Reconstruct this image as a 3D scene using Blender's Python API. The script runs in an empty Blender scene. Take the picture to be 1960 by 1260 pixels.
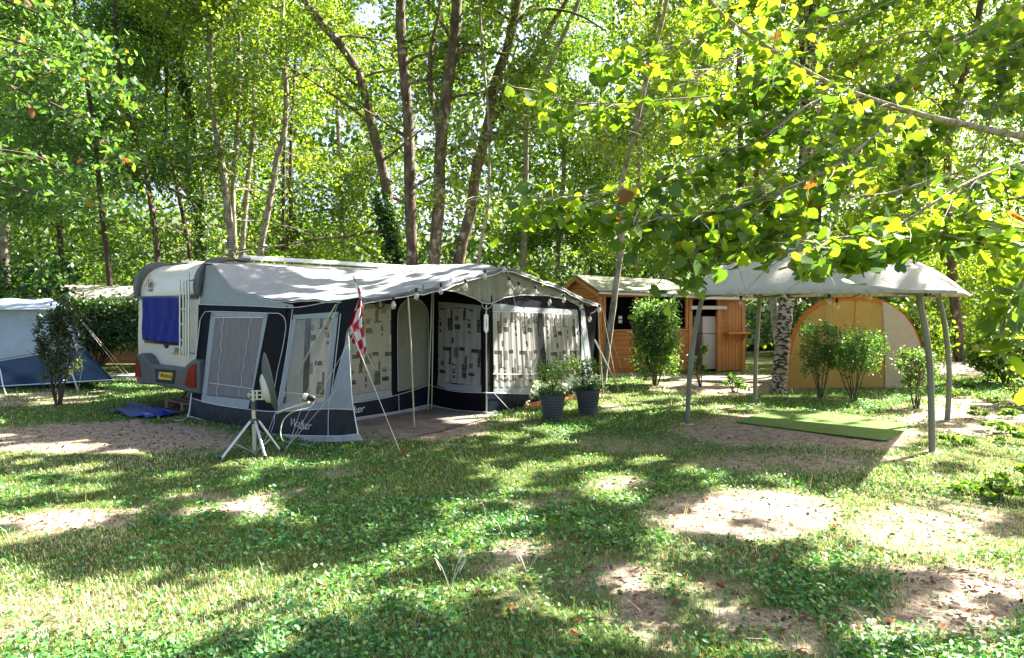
import bpy, math, random
import numpy as np
from mathutils import Vector
random.seed(7); RNG = np.random.default_rng(7)
sc = bpy.context.scene
# ------------------------------------------------------------------ camera, sky, sun, exposure
F, CX, HY, H = 1300.0, 980.0, 585.0, 1.75        # focal length, centre, horizon (px of the 1960 wide photo), eye height
cam = bpy.data.objects.new('camera', bpy.data.cameras.new('camera')); sc.collection.objects.link(cam)
cam.location = (0, 0, H); cam.rotation_euler = (math.pi/2, 0, 0)
cam.data.sensor_width = 36; cam.data.lens = F/1960*36; cam.data.shift_y = (HY-630)/1960
cam.data.clip_end = 2000; cam.data.clip_start = .05
sc.camera = cam
SD = Vector((.84, .54, .97)).normalized()         # towards the sun
w = bpy.data.worlds.new('World'); sc.world = w; w.use_nodes = True
nt = w.node_tree; sky = nt.nodes.new('ShaderNodeTexSky'); sky.sky_type = 'NISHITA'; sky.sun_disc = False
sky.sun_elevation = math.asin(SD.z); sky.sun_rotation = math.atan2(SD.x, SD.y); sky.dust_density = 4.0; sky.air_density = .7; sky.ozone_density = .3
nt.links.new(sky.outputs[0], nt.nodes['Background'].inputs[0]); nt.nodes['Background'].inputs[1].default_value = .07
sun = bpy.data.objects.new('sun', bpy.data.lights.new('sun', 'SUN')); sc.collection.objects.link(sun)
sun.data.energy = 5.0; sun.data.angle = math.radians(.5); sun.data.color = (1, .95, .86)
sun.rotation_euler = SD.to_track_quat('Z', 'Y').to_euler(); sun.location = (20, 14, 25)
sc.view_settings.view_transform = 'Standard'; sc.view_settings.look = 'None'
sc.view_settings.exposure = 2.75; sc.view_settings.gamma = 1
cy = sc.cycles
cy.use_denoising = True; cy.max_bounces = 8; cy.diffuse_bounces = 4; cy.transmission_bounces = 6; cy.glossy_bounces = 2
cy.transparent_max_bounces = 12; cy.caustics_reflective = False; cy.caustics_refractive = False
cy.sample_clamp_indirect = 6

# ------------------------------------------------------------------ helpers
def P(px, py, Y): return Vector(((px-CX)/F*Y, Y, H-(py-HY)/F*Y))
def gz(x, y):
    t = min(max((y-18)/18, 0), 1); return -.7*t*t*(3-2*t)
def G(px, py): Y = H*F/(py-HY); return Vector(((px-CX)/F*Y, Y, 0))
def pix(x, y, z=0): return CX+x/y*F, HY-(z-H)/y*F
def tag(o, label=None, cat=None, group=None, kind=None):
    if label: o['label'] = label
    if cat: o['category'] = cat
    if group: o['group'] = group
    if kind: o['kind'] = kind
    return o
def thing(name, loc, label, cat, group=None):
    o = bpy.data.objects.new(name, None); sc.collection.objects.link(o); o.location = loc; o.empty_display_size = .1
    return tag(o, label, cat, group)
def base_of(parent):
    b = Vector((0, 0, 0))
    while parent is not None: b += parent.location; parent = parent.parent
    return b
def finish(me, name, mats, parent, smooth=None):
    for m in (mats if isinstance(mats, (list, tuple)) else [mats]): me.materials.append(m)
    if smooth is not None:
        me.polygons.foreach_set('use_smooth', [True]*len(me.polygons)); me.set_sharp_from_angle(angle=math.radians(smooth))
    o = bpy.data.objects.new(name, me); sc.collection.objects.link(o); o.parent = parent
    return o
class MB:
    def __init__(s): s.v = []; s.f = []; s.m = []
    def add(s, vs, fs, mi=0):
        k = len(s.v); s.v += [Vector(v) for v in vs]; s.f += [[i+k for i in f] for f in fs]; s.m += [mi]*len(fs); return s
    def boxf(s, o, ex, ey, ez, mi=0):             # corner + three edge vectors
        o, ex, ey, ez = map(Vector, (o, ex, ey, ez))
        vs = [o, o+ex, o+ex+ey, o+ey]; vs += [a+ez for a in vs]
        return s.add(vs, [(0, 3, 2, 1), (4, 5, 6, 7), (0, 1, 5, 4), (1, 2, 6, 5), (2, 3, 7, 6), (3, 0, 4, 7)], mi)
    def box(s, c, sx, sy, sz, a=0, mi=0):         # centre
        ex = Vector((math.cos(a), math.sin(a), 0)); ey = Vector((-math.sin(a), math.cos(a), 0)); ez = Vector((0, 0, 1))
        return s.boxf(Vector(c)-ex*sx/2-ey*sy/2-ez*sz/2, ex*sx, ey*sy, ez*sz, mi)
    def tube(s, pts, r, n=8, mi=0, cap=True):
        pts = [Vector(p) for p in pts]
        rs = r if isinstance(r, (list, tuple)) else [r]*len(pts)
        vs = []; fs = []; ref = None
        for i, p in enumerate(pts):
            d = (pts[min(i+1, len(pts)-1)]-pts[max(i-1, 0)])
            d = d.normalized() if d.length > 1e-9 else Vector((0, 0, 1))
            if ref is None: ref = Vector((0, 0, 1)) if abs(d.z) < .9 else Vector((1, 0, 0))
            a = (ref-d*ref.dot(d)).normalized(); b = d.cross(a); ref = a
            for k in range(n):
                t = 2*math.pi*k/n; vs.append(p+(a*math.cos(t)+b*math.sin(t))*rs[i])
            if i:
                for k in range(n): fs.append(((i-1)*n+k, (i-1)*n+(k+1) % n, i*n+(k+1) % n, i*n+k))
        if cap: fs.append(tuple(range(n-1, -1, -1))); fs.append(tuple((len(pts)-1)*n+k for k in range(n)))
        return s.add(vs, fs, mi)
    def lathe(s, c, prof, n=20, axis=Vector((0, 0, 1)), mi=0):
        c = Vector(c); axis = Vector(axis).normalized()
        a = axis.orthogonal().normalized(); b = axis.cross(a); vs = []; fs = []
        for i, (r, h) in enumerate(prof):
            for k in range(n):
                t = 2*math.pi*k/n; vs.append(c+axis*h+(a*math.cos(t)+b*math.sin(t))*r)
            if i:
                for k in range(n): fs.append(((i-1)*n+k, (i-1)*n+(k+1) % n, i*n+(k+1) % n, i*n+k))
        fs.append(tuple(range(n-1, -1, -1))); fs.append(tuple((len(prof)-1)*n+k for k in range(n)))
        return s.add(vs, fs, mi)
    def prism(s, poly, ext, mi=0):
        poly = [Vector(p) for p in poly]; ext = Vector(ext); n = len(poly)
        vs = poly+[p+ext for p in poly]
        fs = [tuple(range(n)), tuple(range(2*n-1, n-1, -1))]+[(i, n+i, n+(i+1) % n, (i+1) % n) for i in range(n)]
        return s.add(vs, fs, mi)
    def grid(s, fn, nu, nv, mi=0, mfn=None):
        k = len(s.v)
        for j in range(nv+1):
            for i in range(nu+1): s.v.append(Vector(fn(i/nu, j/nv)))
        for j in range(nv):
            for i in range(nu):
                a = k+j*(nu+1)+i; s.f.append([a, a+1, a+nu+2, a+nu+1]); s.m.append(mfn((i+.5)/nu, (j+.5)/nv) if mfn else mi)
        return s
    def build(s, name, mats, parent=None, smooth=None, bevel=0, thick=0):
        b = base_of(parent)
        me = bpy.data.meshes.new(name); me.from_pydata([v-b for v in s.v], [], s.f)
        o = finish(me, name, mats, parent, smooth)
        me.polygons.foreach_set('material_index', s.m)
        if thick:
            md = o.modifiers.new('t', 'SOLIDIFY'); md.thickness = thick; md.offset = 0
        if bevel:
            md = o.modifiers.new('b', 'BEVEL'); md.width = bevel; md.segments = 2; md.limit_method = 'ANGLE'
        me.update(); return o
def spline(pts, k=6):
    pts = [Vector(p) for p in pts]; out = []
    for i in range(len(pts)-1):
        p0 = pts[max(i-1, 0)]; p1 = pts[i]; p2 = pts[i+1]; p3 = pts[min(i+2, len(pts)-1)]
        for j in range(k):
            t = j/k
            out.append(.5*((2*p1)+(p2-p0)*t+(2*p0-5*p1+4*p2-p3)*t*t+(3*p1-p0-3*p2+p3)*t**3))
    out.append(pts[-1]); return out

# planes traced through the camera
class Plane:
    def __init__(s, p, n):
        s.p = Vector(p); s.n = Vector(n).normalized()
        if (Vector((0, 0, H))-s.p).dot(s.n) < 0: s.n = -s.n     # faces the photographer's side
    def at(s, px, py, off=0):
        d = Vector(((px-CX)/F, 1, -(py-HY)/F)); o = Vector((0, 0, H)); q = s.p+s.n*off
        return o+d*((q-o).dot(s.n)/d.dot(s.n))
def slab(mb, pl, pts, off=0, th=.003, mi=0):
    mb.prism([pl.at(x, y, off+th) for x, y in pts], -pl.n*th, mi); return mb
def piping(mb, pl, pts, off=.01, r=.006, k=5):
    q = [pl.at(x, y, off) for x, y in pts]
    mb.tube(spline(q, k) if len(q) > 2 else q, r, 5); return mb
def cloth(pl, pts, off, name, mat, parent, amp=.008, freq=9, nu=26, nv=26):
    """a quad of cloth traced on a wall plane, with soft real folds"""
    c = [pl.at(x, y, off) for x, y in pts]
    def fn(a, b):
        p = (c[0]*(1-a)+c[1]*a)*(1-b)+(c[3]*(1-a)+c[2]*a)*b
        return p+pl.n*amp*(math.sin(a*freq+b*3+math.sin(b*5+a*4))+.5*math.sin(a*freq*2.3-b*6))
    return MB().grid(fn, nu, nv).build(name, mat, parent, smooth=60, thick=.003)

# ------------------------------------------------------------------ materials
def lk(t, a, b): t.links.new(a, b)
def mat(name, c, rough=.7, metal=0, var=.15, sc_=6, bump=.15, bsc=30, stretch=(1, 1, 1), c2=None, thr=None, trans=0, coat=0, spec=.5, detail=6, dirt=None, glow_through=0):
    m = bpy.data.materials.new(name); m.use_nodes = True; t = m.node_tree; n = t.nodes; b = n['Principled BSDF']
    tc = n.new('ShaderNodeTexCoord'); mp = n.new('ShaderNodeMapping'); mp.inputs['Scale'].default_value = stretch
    lk(t, tc.outputs['Object'], mp.inputs[0])
    no = n.new('ShaderNodeTexNoise'); no.inputs['Scale'].default_value = sc_; no.inputs['Detail'].default_value = detail; no.inputs['Roughness'].default_value = .62
    lk(t, mp.outputs[0], no.inputs[0])
    cr = n.new('ShaderNodeValToRGB'); lk(t, no.outputs[0], cr.inputs[0])
    e = cr.color_ramp.elements; lo, hi = thr or (.3, .7); e[0].position = lo; e[1].position = hi
    c2_ = c2 or tuple(min(x*(1+var), 1) for x in c); c1_ = c if c2 else tuple(x*(1-var) for x in c)
    e[0].color = (*c1_, 1); e[1].color = (*c2_, 1)
    col = cr.outputs[0]
    if dirt:
        d = n.new('ShaderNodeTexNoise'); d.inputs['Scale'].default_value = dirt[1]; d.inputs['Detail'].default_value = 8; lk(t, tc.outputs['Object'], d.inputs[0])
        r2 = n.new('ShaderNodeValToRGB'); r2.color_ramp.elements[0].position = dirt[2]; r2.color_ramp.elements[1].position = dirt[2]+.12
        r2.color_ramp.elements[1].color = (dirt[3],)*3+(1,); lk(t, d.outputs[0], r2.inputs[0]); r2.color_ramp.elements[0].color = (0, 0, 0, 1)
        mx = n.new('ShaderNodeMixRGB'); lk(t, r2.outputs[0], mx.inputs[0]); lk(t, col, mx.inputs[1]); mx.inputs[2].default_value = (*dirt[0], 1); col = mx.outputs[0]
    lk(t, col, b.inputs['Base Color'])
    b.inputs['Roughness'].default_value = rough; b.inputs['Metallic'].default_value = metal
    b.inputs['Specular IOR Level'].default_value = spec; b.inputs['Coat Weight'].default_value = coat
    if bump:
        n2 = n.new('ShaderNodeTexNoise'); n2.inputs['Scale'].default_value = bsc; n2.inputs['Detail'].default_value = 5; lk(t, mp.outputs[0], n2.inputs[0])
        bp = n.new('ShaderNodeBump'); bp.inputs['Strength'].default_value = bump; bp.inputs['Distance'].default_value = .02
        lk(t, n2.outputs[0], bp.inputs['Height']); lk(t, bp.outputs[0], b.inputs['Normal'])
    if trans:
        tr = n.new('ShaderNodeBsdfTranslucent'); lk(t, col, tr.inputs[0]); mx = n.new('ShaderNodeMixShader'); mx.inputs[0].default_value = trans
        lk(t, b.outputs[0], mx.inputs[1]); lk(t, tr.outputs[0], mx.inputs[2]); lk(t, mx.outputs[0], n['Material Output'].inputs[0])
    return m
def leaf_mat(name, tcol=(2.3, 2.4, 1.1), tf=.5, gloss=.07, rough=.4):
    m = bpy.data.materials.new(name); m.use_nodes = True; t = m.node_tree; n = t.nodes; n.remove(n['Principled BSDF'])
    at = n.new('ShaderNodeAttribute'); at.attribute_name = 'Col'
    df = n.new('ShaderNodeBsdfDiffuse'); lk(t, at.outputs[0], df.inputs[0])
    mu = n.new('ShaderNodeMixRGB'); mu.blend_type = 'MULTIPLY'; mu.inputs[0].default_value = 1; lk(t, at.outputs[0], mu.inputs[1]); mu.inputs[2].default_value = (*tcol, 1)
    tr = n.new('ShaderNodeBsdfTranslucent'); lk(t, mu.outputs[0], tr.inputs[0])
    mx = n.new('ShaderNodeMixShader'); mx.inputs[0].default_value = tf; lk(t, df.outputs[0], mx.inputs[1]); lk(t, tr.outputs[0], mx.inputs[2])
    gl = n.new('ShaderNodeBsdfGlossy'); gl.inputs['Roughness'].default_value = rough; gl.inputs[0].default_value = (.9, 1, .95, 1)
    m2 = n.new('ShaderNodeMixShader'); m2.inputs[0].default_value = gloss; lk(t, mx.outputs[0], m2.inputs[1]); lk(t, gl.outputs[0], m2.inputs[2])
    lk(t, m2.outputs[0], n['Material Output'].inputs[0]); return m
def film_mat(name, tint=(.9, .9, .88), milk=.12, gl=.1):
    m = bpy.data.materials.new(name); m.use_nodes = True; t = m.node_tree; n = t.nodes; n.remove(n['Principled BSDF'])
    tr = n.new('ShaderNodeBsdfTransparent'); tr.inputs[0].default_value = (*tint, 1)
    df = n.new('ShaderNodeBsdfDiffuse'); df.inputs[0].default_value = (.75, .78, .8, 1)
    tc = n.new('ShaderNodeTexCoord'); mp = n.new('ShaderNodeMapping'); mp.inputs['Rotation'].default_value = (0, .7, .3); mp.inputs['Scale'].default_value = (14, 14, 1.2)
    no = n.new('ShaderNodeTexNoise'); no.inputs['Scale'].default_value = 2.5; no.inputs['Detail'].default_value = 4
    lk(t, tc.outputs['Object'], mp.inputs[0]); lk(t, mp.outputs[0], no.inputs[0])
    cr = n.new('ShaderNodeValToRGB'); cr.color_ramp.elements[0].position = .5; cr.color_ramp.elements[1].position = .72
    cr.color_ramp.elements[0].color = (milk*.4,)*3+(1,); cr.color_ramp.elements[1].color = (milk*2.4,)*3+(1,); lk(t, no.outputs[0], cr.inputs[0])
    mx = n.new('ShaderNodeMixShader'); lk(t, cr.outputs[0], mx.inputs[0]); lk(t, tr.outputs[0], mx.inputs[1]); lk(t, df.outputs[0], mx.inputs[2])
    g = n.new('ShaderNodeBsdfGlossy'); g.inputs['Roughness'].default_value = .12
    bp = n.new('ShaderNodeBump'); bp.inputs['Strength'].default_value = .5; bp.inputs['Distance'].default_value = .02; lk(t, no.outputs[0], bp.inputs['Height']); lk(t, bp.outputs[0], g.inputs['Normal'])
    m2 = n.new('ShaderNodeMixShader'); m2.inputs[0].default_value = gl; lk(t, mx.outputs[0], m2.inputs[1]); lk(t, g.outputs[0], m2.inputs[2])
    lk(t, m2.outputs[0], n['Material Output'].inputs[0]); return m
M = dict(
    black=mat('black_canvas', (.006, .007, .010), .7, bump=.4, bsc=5, stretch=(3, 3, 1), spec=.12),
    navy=mat('navy_vinyl', (.006, .011, .024), .35, bump=.8, bsc=3, stretch=(2, 2, 1.2), spec=.22),
    grey=mat('grey_canvas', (.30, .33, .35), .8, var=.08, bump=.35, bsc=6, stretch=(2, 2, 1)),
    olive=mat('olive_grey_canvas', (.27, .27, .21), .8, var=.12, bump=.5, bsc=5, stretch=(3, 3, .8), trans=.25),
    roof=mat('roof_canvas', (.37, .37, .39), .75, var=.08, sc_=3, bump=.2, bsc=7, stretch=(1, 1, 1), dirt=((.20, .19, .17), 5, .66, .6), trans=.12),
    hem=mat('roof_hem', (.12, .12, .14), .7, bump=.4, bsc=8),
    pipe=mat('white_piping', (.62, .64, .66), .6, var=.08, bump=0),
    skirt=mat('mud_skirt', (.36, .37, .38), .6, var=.25, sc_=4, bump=.5, bsc=8, dirt=((.16, .12, .08), 3, .55, .6)),
    mesh=mat('window_gauze', (.17, .155, .155), .6, var=.2, sc_=3, stretch=(6, 6, 1.5), bump=.4, bsc=6),
    film=film_mat('clear_film', milk=.02, gl=.05), film2=film_mat('clear_film_side', milk=.025, gl=.05),
    alu=mat('aluminium', (.62, .62, .6), .35, metal=.7, var=.08, bump=.05),
    pole=mat('tent_pole_metal', (.5, .47, .36), .4, metal=.6, var=.1, bump=.05),
    gaz=mat('grey_green_steel', (.20, .19, .155), .5, metal=.2, var=.2, sc_=4, bump=.1, bsc=60, dirt=((.3, .29, .25), 9, .62, .5)),
    gaztop=mat('taupe_canopy_cloth', (.60, .55, .49), .85, var=.06, bump=.2, bsc=20, trans=.16),
    body=mat('caravan_shell', (.70, .67, .57), .35, var=.05, sc_=2, bump=.03, bsc=3, coat=.3, dirt=((.35, .33, .26), 3, .62, .4)),
    trim=mat('dark_grey_plastic', (.085, .095, .095), .5, var=.12, bump=.1, bsc=80),
    white=mat('white_plastic', (.72, .73, .72), .4, var=.05, bump=0),
    glassd=mat('dark_glass', (.02, .025, .03), .08, var=.1, bump=0, coat=.5),
    red=mat('tail_lens', (.22, .002, .004), .3, var=.3, sc_=30, bump=0, spec=.2),
    yellow=mat('plate_yellow', (.75, .48, .02), .5, var=.05, bump=0),
    ink=mat('black_ink', (.02, .02, .02), .5, bump=0), blueink=mat('blue_ink', (.02, .05, .3), .5, bump=0),
    gold=mat('gold_decal', (.55, .28, .03), .4, bump=0),
    towel=mat('blue_cloth', (.008, .02, .22), .85, var=.25, bump=.5, bsc=5, stretch=(3, 3, .5)),
    tarp=mat('blue_tarp', (.008, .02, .25), .3, var=.3, bump=.5, bsc=9, coat=.3),
    rubber=mat('rubber', (.02, .02, .02), .8, bump=.1),
    wood=mat('stained_wood', (.33, .10, .018), .6, c2=(.52, .20, .04), sc_=4, stretch=(1.2, 1.2, 14), bump=.3, bsc=10, dirt=((.12, .04, .015), 2.2, .6, .6)),
    woodv=mat('stained_wood_upright', (.40, .14, .03), .6, c2=(.58, .25, .06), sc_=4, stretch=(12, 12, 1), bump=.3, bsc=10),
    pallet=mat('raw_pallet_wood', (.22, .15, .09), .85, var=.4, stretch=(3, 3, 12), bump=.4),
    felt=mat('green_roof_felt', (.24, .25, .18), .9, var=.25, sc_=3, bump=.3, bsc=50),
    tentor=mat('orange_tent_trim', (.62, .20, .015), .7, bump=.2, trans=.35),
    tenty=mat('mustard_tent_cotton', (.70, .47, .14), .85, var=.08, bump=.35, bsc=4, stretch=(1, 1, .6), trans=.5),
    tentg=mat('tent_tunnel_cloth', (.33, .34, .27), .85, bump=.3, trans=.2),
    tblue=mat('pale_blue_canvas', (.42, .50, .60), .8, var=.08, bump=.5, bsc=4, trans=.15),
    tnavy=mat('deep_blue_canvas', (.015, .05, .12), .5, var=.15, bump=.6, bsc=4),
    cream=mat('cream_canvas', (.66, .58, .48), .85, var=.08, bump=.3, bsc=6),
    brick=mat('orange_cabin_boards', (.42, .14, .05), .7, c2=(.55, .22, .09), sc_=5, stretch=(1, 1, 9), bump=.3),
    bark=mat('brown_bark', (.06, .04, .026), .95, c2=(.20, .14, .095), thr=(.38, .66), sc_=7, stretch=(1, 1, .35), bump=1, bsc=16, dirt=((.40, .37, .30), 5, .57, .85)),
    barkd=mat('dark_bark', (.05, .035, .025), .95, c2=(.12, .09, .065), sc_=6, stretch=(1, 1, .3), bump=1, bsc=16),
    barkp=mat('pale_bark', (.15, .115, .085), .95, c2=(.42, .36, .29), thr=(.35, .62), sc_=9, stretch=(1, 1, .5), bump=.8, bsc=20, dirt=((.10, .10, .05), 5, .60, .8)),
    birch=mat('birch_bark', (.03, .022, .018), .9, c2=(.44, .37, .30), thr=(.46, .56), sc_=10, stretch=(1, 1, 2.2), bump=.8, bsc=20, detail=3),
    twig=mat('twig_bark', (.22, .15, .10), .9, c2=(.42, .36, .29), thr=(.4, .6), sc_=25, bump=.5, bsc=60),
    pot=mat('dark_woven_pot', (.045, .05, .06), .6, var=.2, bump=.2),
    potd=mat('pot_dots', (.13, .14, .16), .6, bump=0),
    turf=mat('artificial_turf', (.12, .22, .03), .9, var=.3, sc_=60, bump=.8, bsc=300),
    gsheet=mat('grey_brown_groundsheet', (.15, .125, .115), .85, var=.35, sc_=4, bump=.5, bsc=25, dirt=((.13, .07, .03), 9, .56, .8)),
    rope=mat('cream_cord', (.62, .58, .48), .8, bump=0), cable=mat('black_cable', (.015, .015, .018), .6, bump=0),
    redp=mat('red_peg_plastic', (.6, .02, .02), .5, bump=0), teal=mat('teal_plastic', (.03, .25, .22), .5, bump=0),
    fridge=mat('fridge_enamel', (.52, .47, .44), .4, var=.05, bump=0), dark=mat('interior_shade_soil', (.008, .006, .005), .9, spec=.1),
    peg_y=mat('yellow_green_peg', (.55, .6, .05), .5, bump=0), peg_b=mat('blue_peg', (.03, .25, .5), .5, bump=0),
    leaf=leaf_mat('leaf', tf=.5, gloss=.055), limeleaf=leaf_mat('lime_leaf', tcol=(2.3, 2.2, 1.0), tf=.5, gloss=.03, rough=.5),
    grass=leaf_mat('grass_blade', tcol=(1.8, 1.8, 1), tf=.35, gloss=.06, rough=.5),
    dry=leaf_mat('dry_leaf', tcol=(1.5, 1.2, 1), tf=.2, gloss=.03),
)
m = bpy.data.materials.new('bulb_glass'); m.use_nodes = True; t = m.node_tree; n = t.nodes; n.remove(n['Principled BSDF'])
a = n.new('ShaderNodeBsdfTransparent'); b = n.new('ShaderNodeBsdfGlossy'); b.inputs['Roughness'].default_value = .07
d = n.new('ShaderNodeBsdfDiffuse'); d.inputs[0].default_value = (.8, .78, .7, 1)
x = n.new('ShaderNodeMixShader'); x.inputs[0].default_value = .3; lk(t, a.outputs[0], x.inputs[1]); lk(t, b.outputs[0], x.inputs[2])
x2 = n.new('ShaderNodeMixShader'); x2.inputs[0].default_value = .25; lk(t, x.outputs[0], x2.inputs[1]); lk(t, d.outputs[0], x2.inputs[2]); lk(t, x2.outputs[0], n['Material Output'].inputs[0]); M['bulb'] = m

# ------------------------------------------------------------------ noise, light and soil maps (ground coordinates)
_lat = RNG.random((256, 256))
def vnoise(x, y):
    x = np.asarray(x, float); y = np.asarray(y, float)
    xi = np.floor(x).astype(int); yi = np.floor(y).astype(int); fx = x-xi; fy = y-yi
    fx = fx*fx*(3-2*fx); fy = fy*fy*(3-2*fy)
    g = lambda a, b: _lat[a % 256, b % 256]
    return (g(xi, yi)*(1-fx)+g(xi+1, yi)*fx)*(1-fy)+(g(xi, yi+1)*(1-fx)+g(xi+1, yi+1)*fx)*fy
def sheet_noise(x, y):
    a = x*.84+y*.54; b = -x*.54+y*.84            # crowns stretch a little along the sun's direction
    return .33*vnoise(a*.75+7, b*1.2+3)+.35*vnoise(a*2.2+31, b*3.0+17)+.32*vnoise(a*4.6+11, b*5+5)
_q = np.sort(sheet_noise(RNG.random(20000)*40-20, RNG.random(20000)*40-10))
LIT = np.array([
    [.5,.5,.6,.7,.6,.65,.4,.6],[.5,.5,.65,.7,.55,.45,.6,.6],[.55,.40,.35,.45,.45,.45,.7,1],[.5,.2,.25,.35,.4,.4,.8,1.1],[.45,.2,.15,.35,.3,1,.9,.6],
    [.5,.2,.12,.4,.35,.95,1.1,.8],[.9,.55,.4,.6,.3,.35,.75,.85],[1.1,1.1,1,.5,.28,.35,.5,.75],[1.1,1.1,.7,.3,.28,.35,.45,.65],[1.1,1,.4,.25,.25,.35,.45,.65]])
_ly = np.array([730, 790, 850, 910, 970, 1030, 1090, 1150, 1210, 1270.])
def lit(x, y):
    y = np.maximum(y, .5); px = np.clip((CX+x/y*F)/280, 0, 6.999); py = np.clip(HY+H*F/y, 730, 1269.9)
    j = np.searchsorted(_ly, py, side='right')-1; j = np.clip(j, 0, 8); fy = (py-_ly[j])/(_ly[j+1]-_ly[j]); i = px.astype(int); fx = px-i
    return (LIT[j, i]*(1-fx)+LIT[j, i+1]*fx)*(1-fy)+(LIT[j+1, i]*(1-fx)+LIT[j+1, i+1]*fx)*fy
def in_shade(x, y):
    u = np.searchsorted(_q, sheet_noise(x, y))/len(_q); return u > lit(x, y)
def landing(c):
    k = c[:, 2]/SD.z; return c[:, 0]-SD.x*k, c[:, 1]-SD.y*k
def thin(c):
    """crowns have gaps where the photograph's sun patches come through"""
    x, y = landing(c); return ~((y < 17) & (y > 0) & (np.abs(x) < 14) & ~in_shade(x, y)) & ~((x > -18) & (x < -9.5) & (y > 17.5) & (y < 22.5) & (RNG.random(len(x)) < .85))
SOIL = [(190,838,270,30,1),(1420,985,190,52,1),(1530,826,260,36,.85),(820,818,120,26,1),(1400,737,170,20,.8),(1860,702,110,20,1),(1500,885,200,26,.6),(480,975,60,16,.7),(70,1180,220,60,.25),(590,1240,120,40,.3),
        (1800,1010,200,60,.5),(1850,1140,160,70,.75),(1250,1110,300,80,.2),(100,1000,160,14,.6),(1850,800,160,40,.6),(640,905,50,12,.5),(1190,925,70,16,.5),(60,765,140,14,.5),(1240,850,160,20,.4)]
def soil(x, y):
    y = np.maximum(y, .8); px = CX+x/y*F; py = HY+H*F/y; s = np.zeros_like(px)
    for cx_, cy_, rx, ry, k in SOIL:
        d = ((px-cx_)/rx)**2+((py-cy_)/ry)**2; s = np.maximum(s, k*np.clip(1.35-d, 0, 1))
    nn = .6*vnoise(x*1.1+50, y*1.1+9)+.4*vnoise(x*4+3, y*4+70)
    return np.clip(s*(.55+.9*nn)+np.clip((nn-.66)*3, 0, .6), 0, 1)

# ------------------------------------------------------------------ ground
nx = np.concatenate([[-400, -150, -60, -30, -20], np.arange(-14, 14.01, .12), [20, 30, 60, 150, 400]])
ny = np.concatenate([[-60, -20, -5], np.arange(0, 24.01, .12), [26, 28, 31, 34, 37, 45, 70, 150, 400, 900]])
gx, gy = np.meshgrid(nx, ny); t_ = np.clip((gy-18)/18, 0, 1)
gzz = -.7*t_*t_*(3-2*t_)+.016*(vnoise(gx*1.3+5, gy*1.3)-.5)
me = bpy.data.meshes.new('ground'); nX, nY = len(nx), len(ny)
idx = np.arange(nX*nY).reshape(nY, nX); fq = np.stack([idx[:-1, :-1], idx[:-1, 1:], idx[1:, 1:], idx[1:, :-1]], -1).reshape(-1, 4)
me.from_pydata(np.stack([gx.ravel(), gy.ravel(), gzz.ravel()], 1).tolist(), [], fq.tolist())
sv = soil(gx.ravel(), gy.ravel()); ca = me.color_attributes.new('soil', 'FLOAT_COLOR', 'POINT')
ca.data.foreach_set('color', np.stack([sv, sv, sv, np.ones_like(sv)], 1).ravel())
gm = bpy.data.materials.new('ground'); gm.use_nodes = True; t = gm.node_tree; n = t.nodes; b = n['Principled BSDF']; b.inputs['Roughness'].default_value = .95; b.inputs['Specular IOR Level'].default_value = .15
at = n.new('ShaderNodeAttribute'); at.attribute_name = 'soil'; tc = n.new('ShaderNodeTexCoord')
def nz(s, d=8):
    q = n.new('ShaderNodeTexNoise'); q.inputs['Scale'].default_value = s; q.inputs['Detail'].default_value = d; q.inputs['Roughness'].default_value = .7; lk(t, tc.outputs['Object'], q.inputs[0]); return q.outputs[0]
def ramp(src, a, b_, ca_, cb_):
    r = n.new('ShaderNodeValToRGB'); r.color_ramp.elements[0].position = a; r.color_ramp.elements[1].position = b_; r.color_ramp.elements[0].color = (*ca_, 1); r.color_ramp.elements[1].color = (*cb_, 1); lk(t, src, r.inputs[0]); return r.outputs[0]
dirtc = ramp(nz(9), .35, .65, (.20, .15, .11), (.46, .37, .29)); greenc = ramp(nz(14), .3, .7, (.03, .06, .012), (.13, .15, .04))
mx = n.new('ShaderNodeMixRGB'); lk(t, ramp(at.outputs[0], .1, .55, (0, 0, 0), (1, 1, 1)), mx.inputs[0]); lk(t, greenc, mx.inputs[1]); lk(t, dirtc, mx.inputs[2])
m3 = n.new('ShaderNodeMixRGB'); m3.inputs[2].default_value = (.10, .055, .03, 1); lk(t, ramp(nz(45, 4), .56, .62, (0, 0, 0), (.8, .8, .8)), m3.inputs[0]); lk(t, mx.outputs[0], m3.inputs[1])
lk(t, m3.outputs[0], b.inputs['Base Color']); bp = n.new('ShaderNodeBump'); bp.inputs['Strength'].default_value = .9; bp.inputs['Distance'].default_value = .02; lk(t, nz(40), bp.inputs['Height']); lk(t, bp.outputs[0], b.inputs['Normal'])
go = finish(me, 'ground', gm, None, 180); tag(go, kind='structure')
# wooded hill far behind
hm = mat('hill_woodland_floor', (.02, .035, .008), .95, c2=(.05, .08, .02), sc_=.8, bump=0)
MB().grid(lambda a, b: (-160+320*a, 46+150*b, -1+26*b**.7+4*math.sin(a*9)*b), 30, 12).build('hill', hm, None, smooth=180)['kind'] = 'structure'
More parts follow.
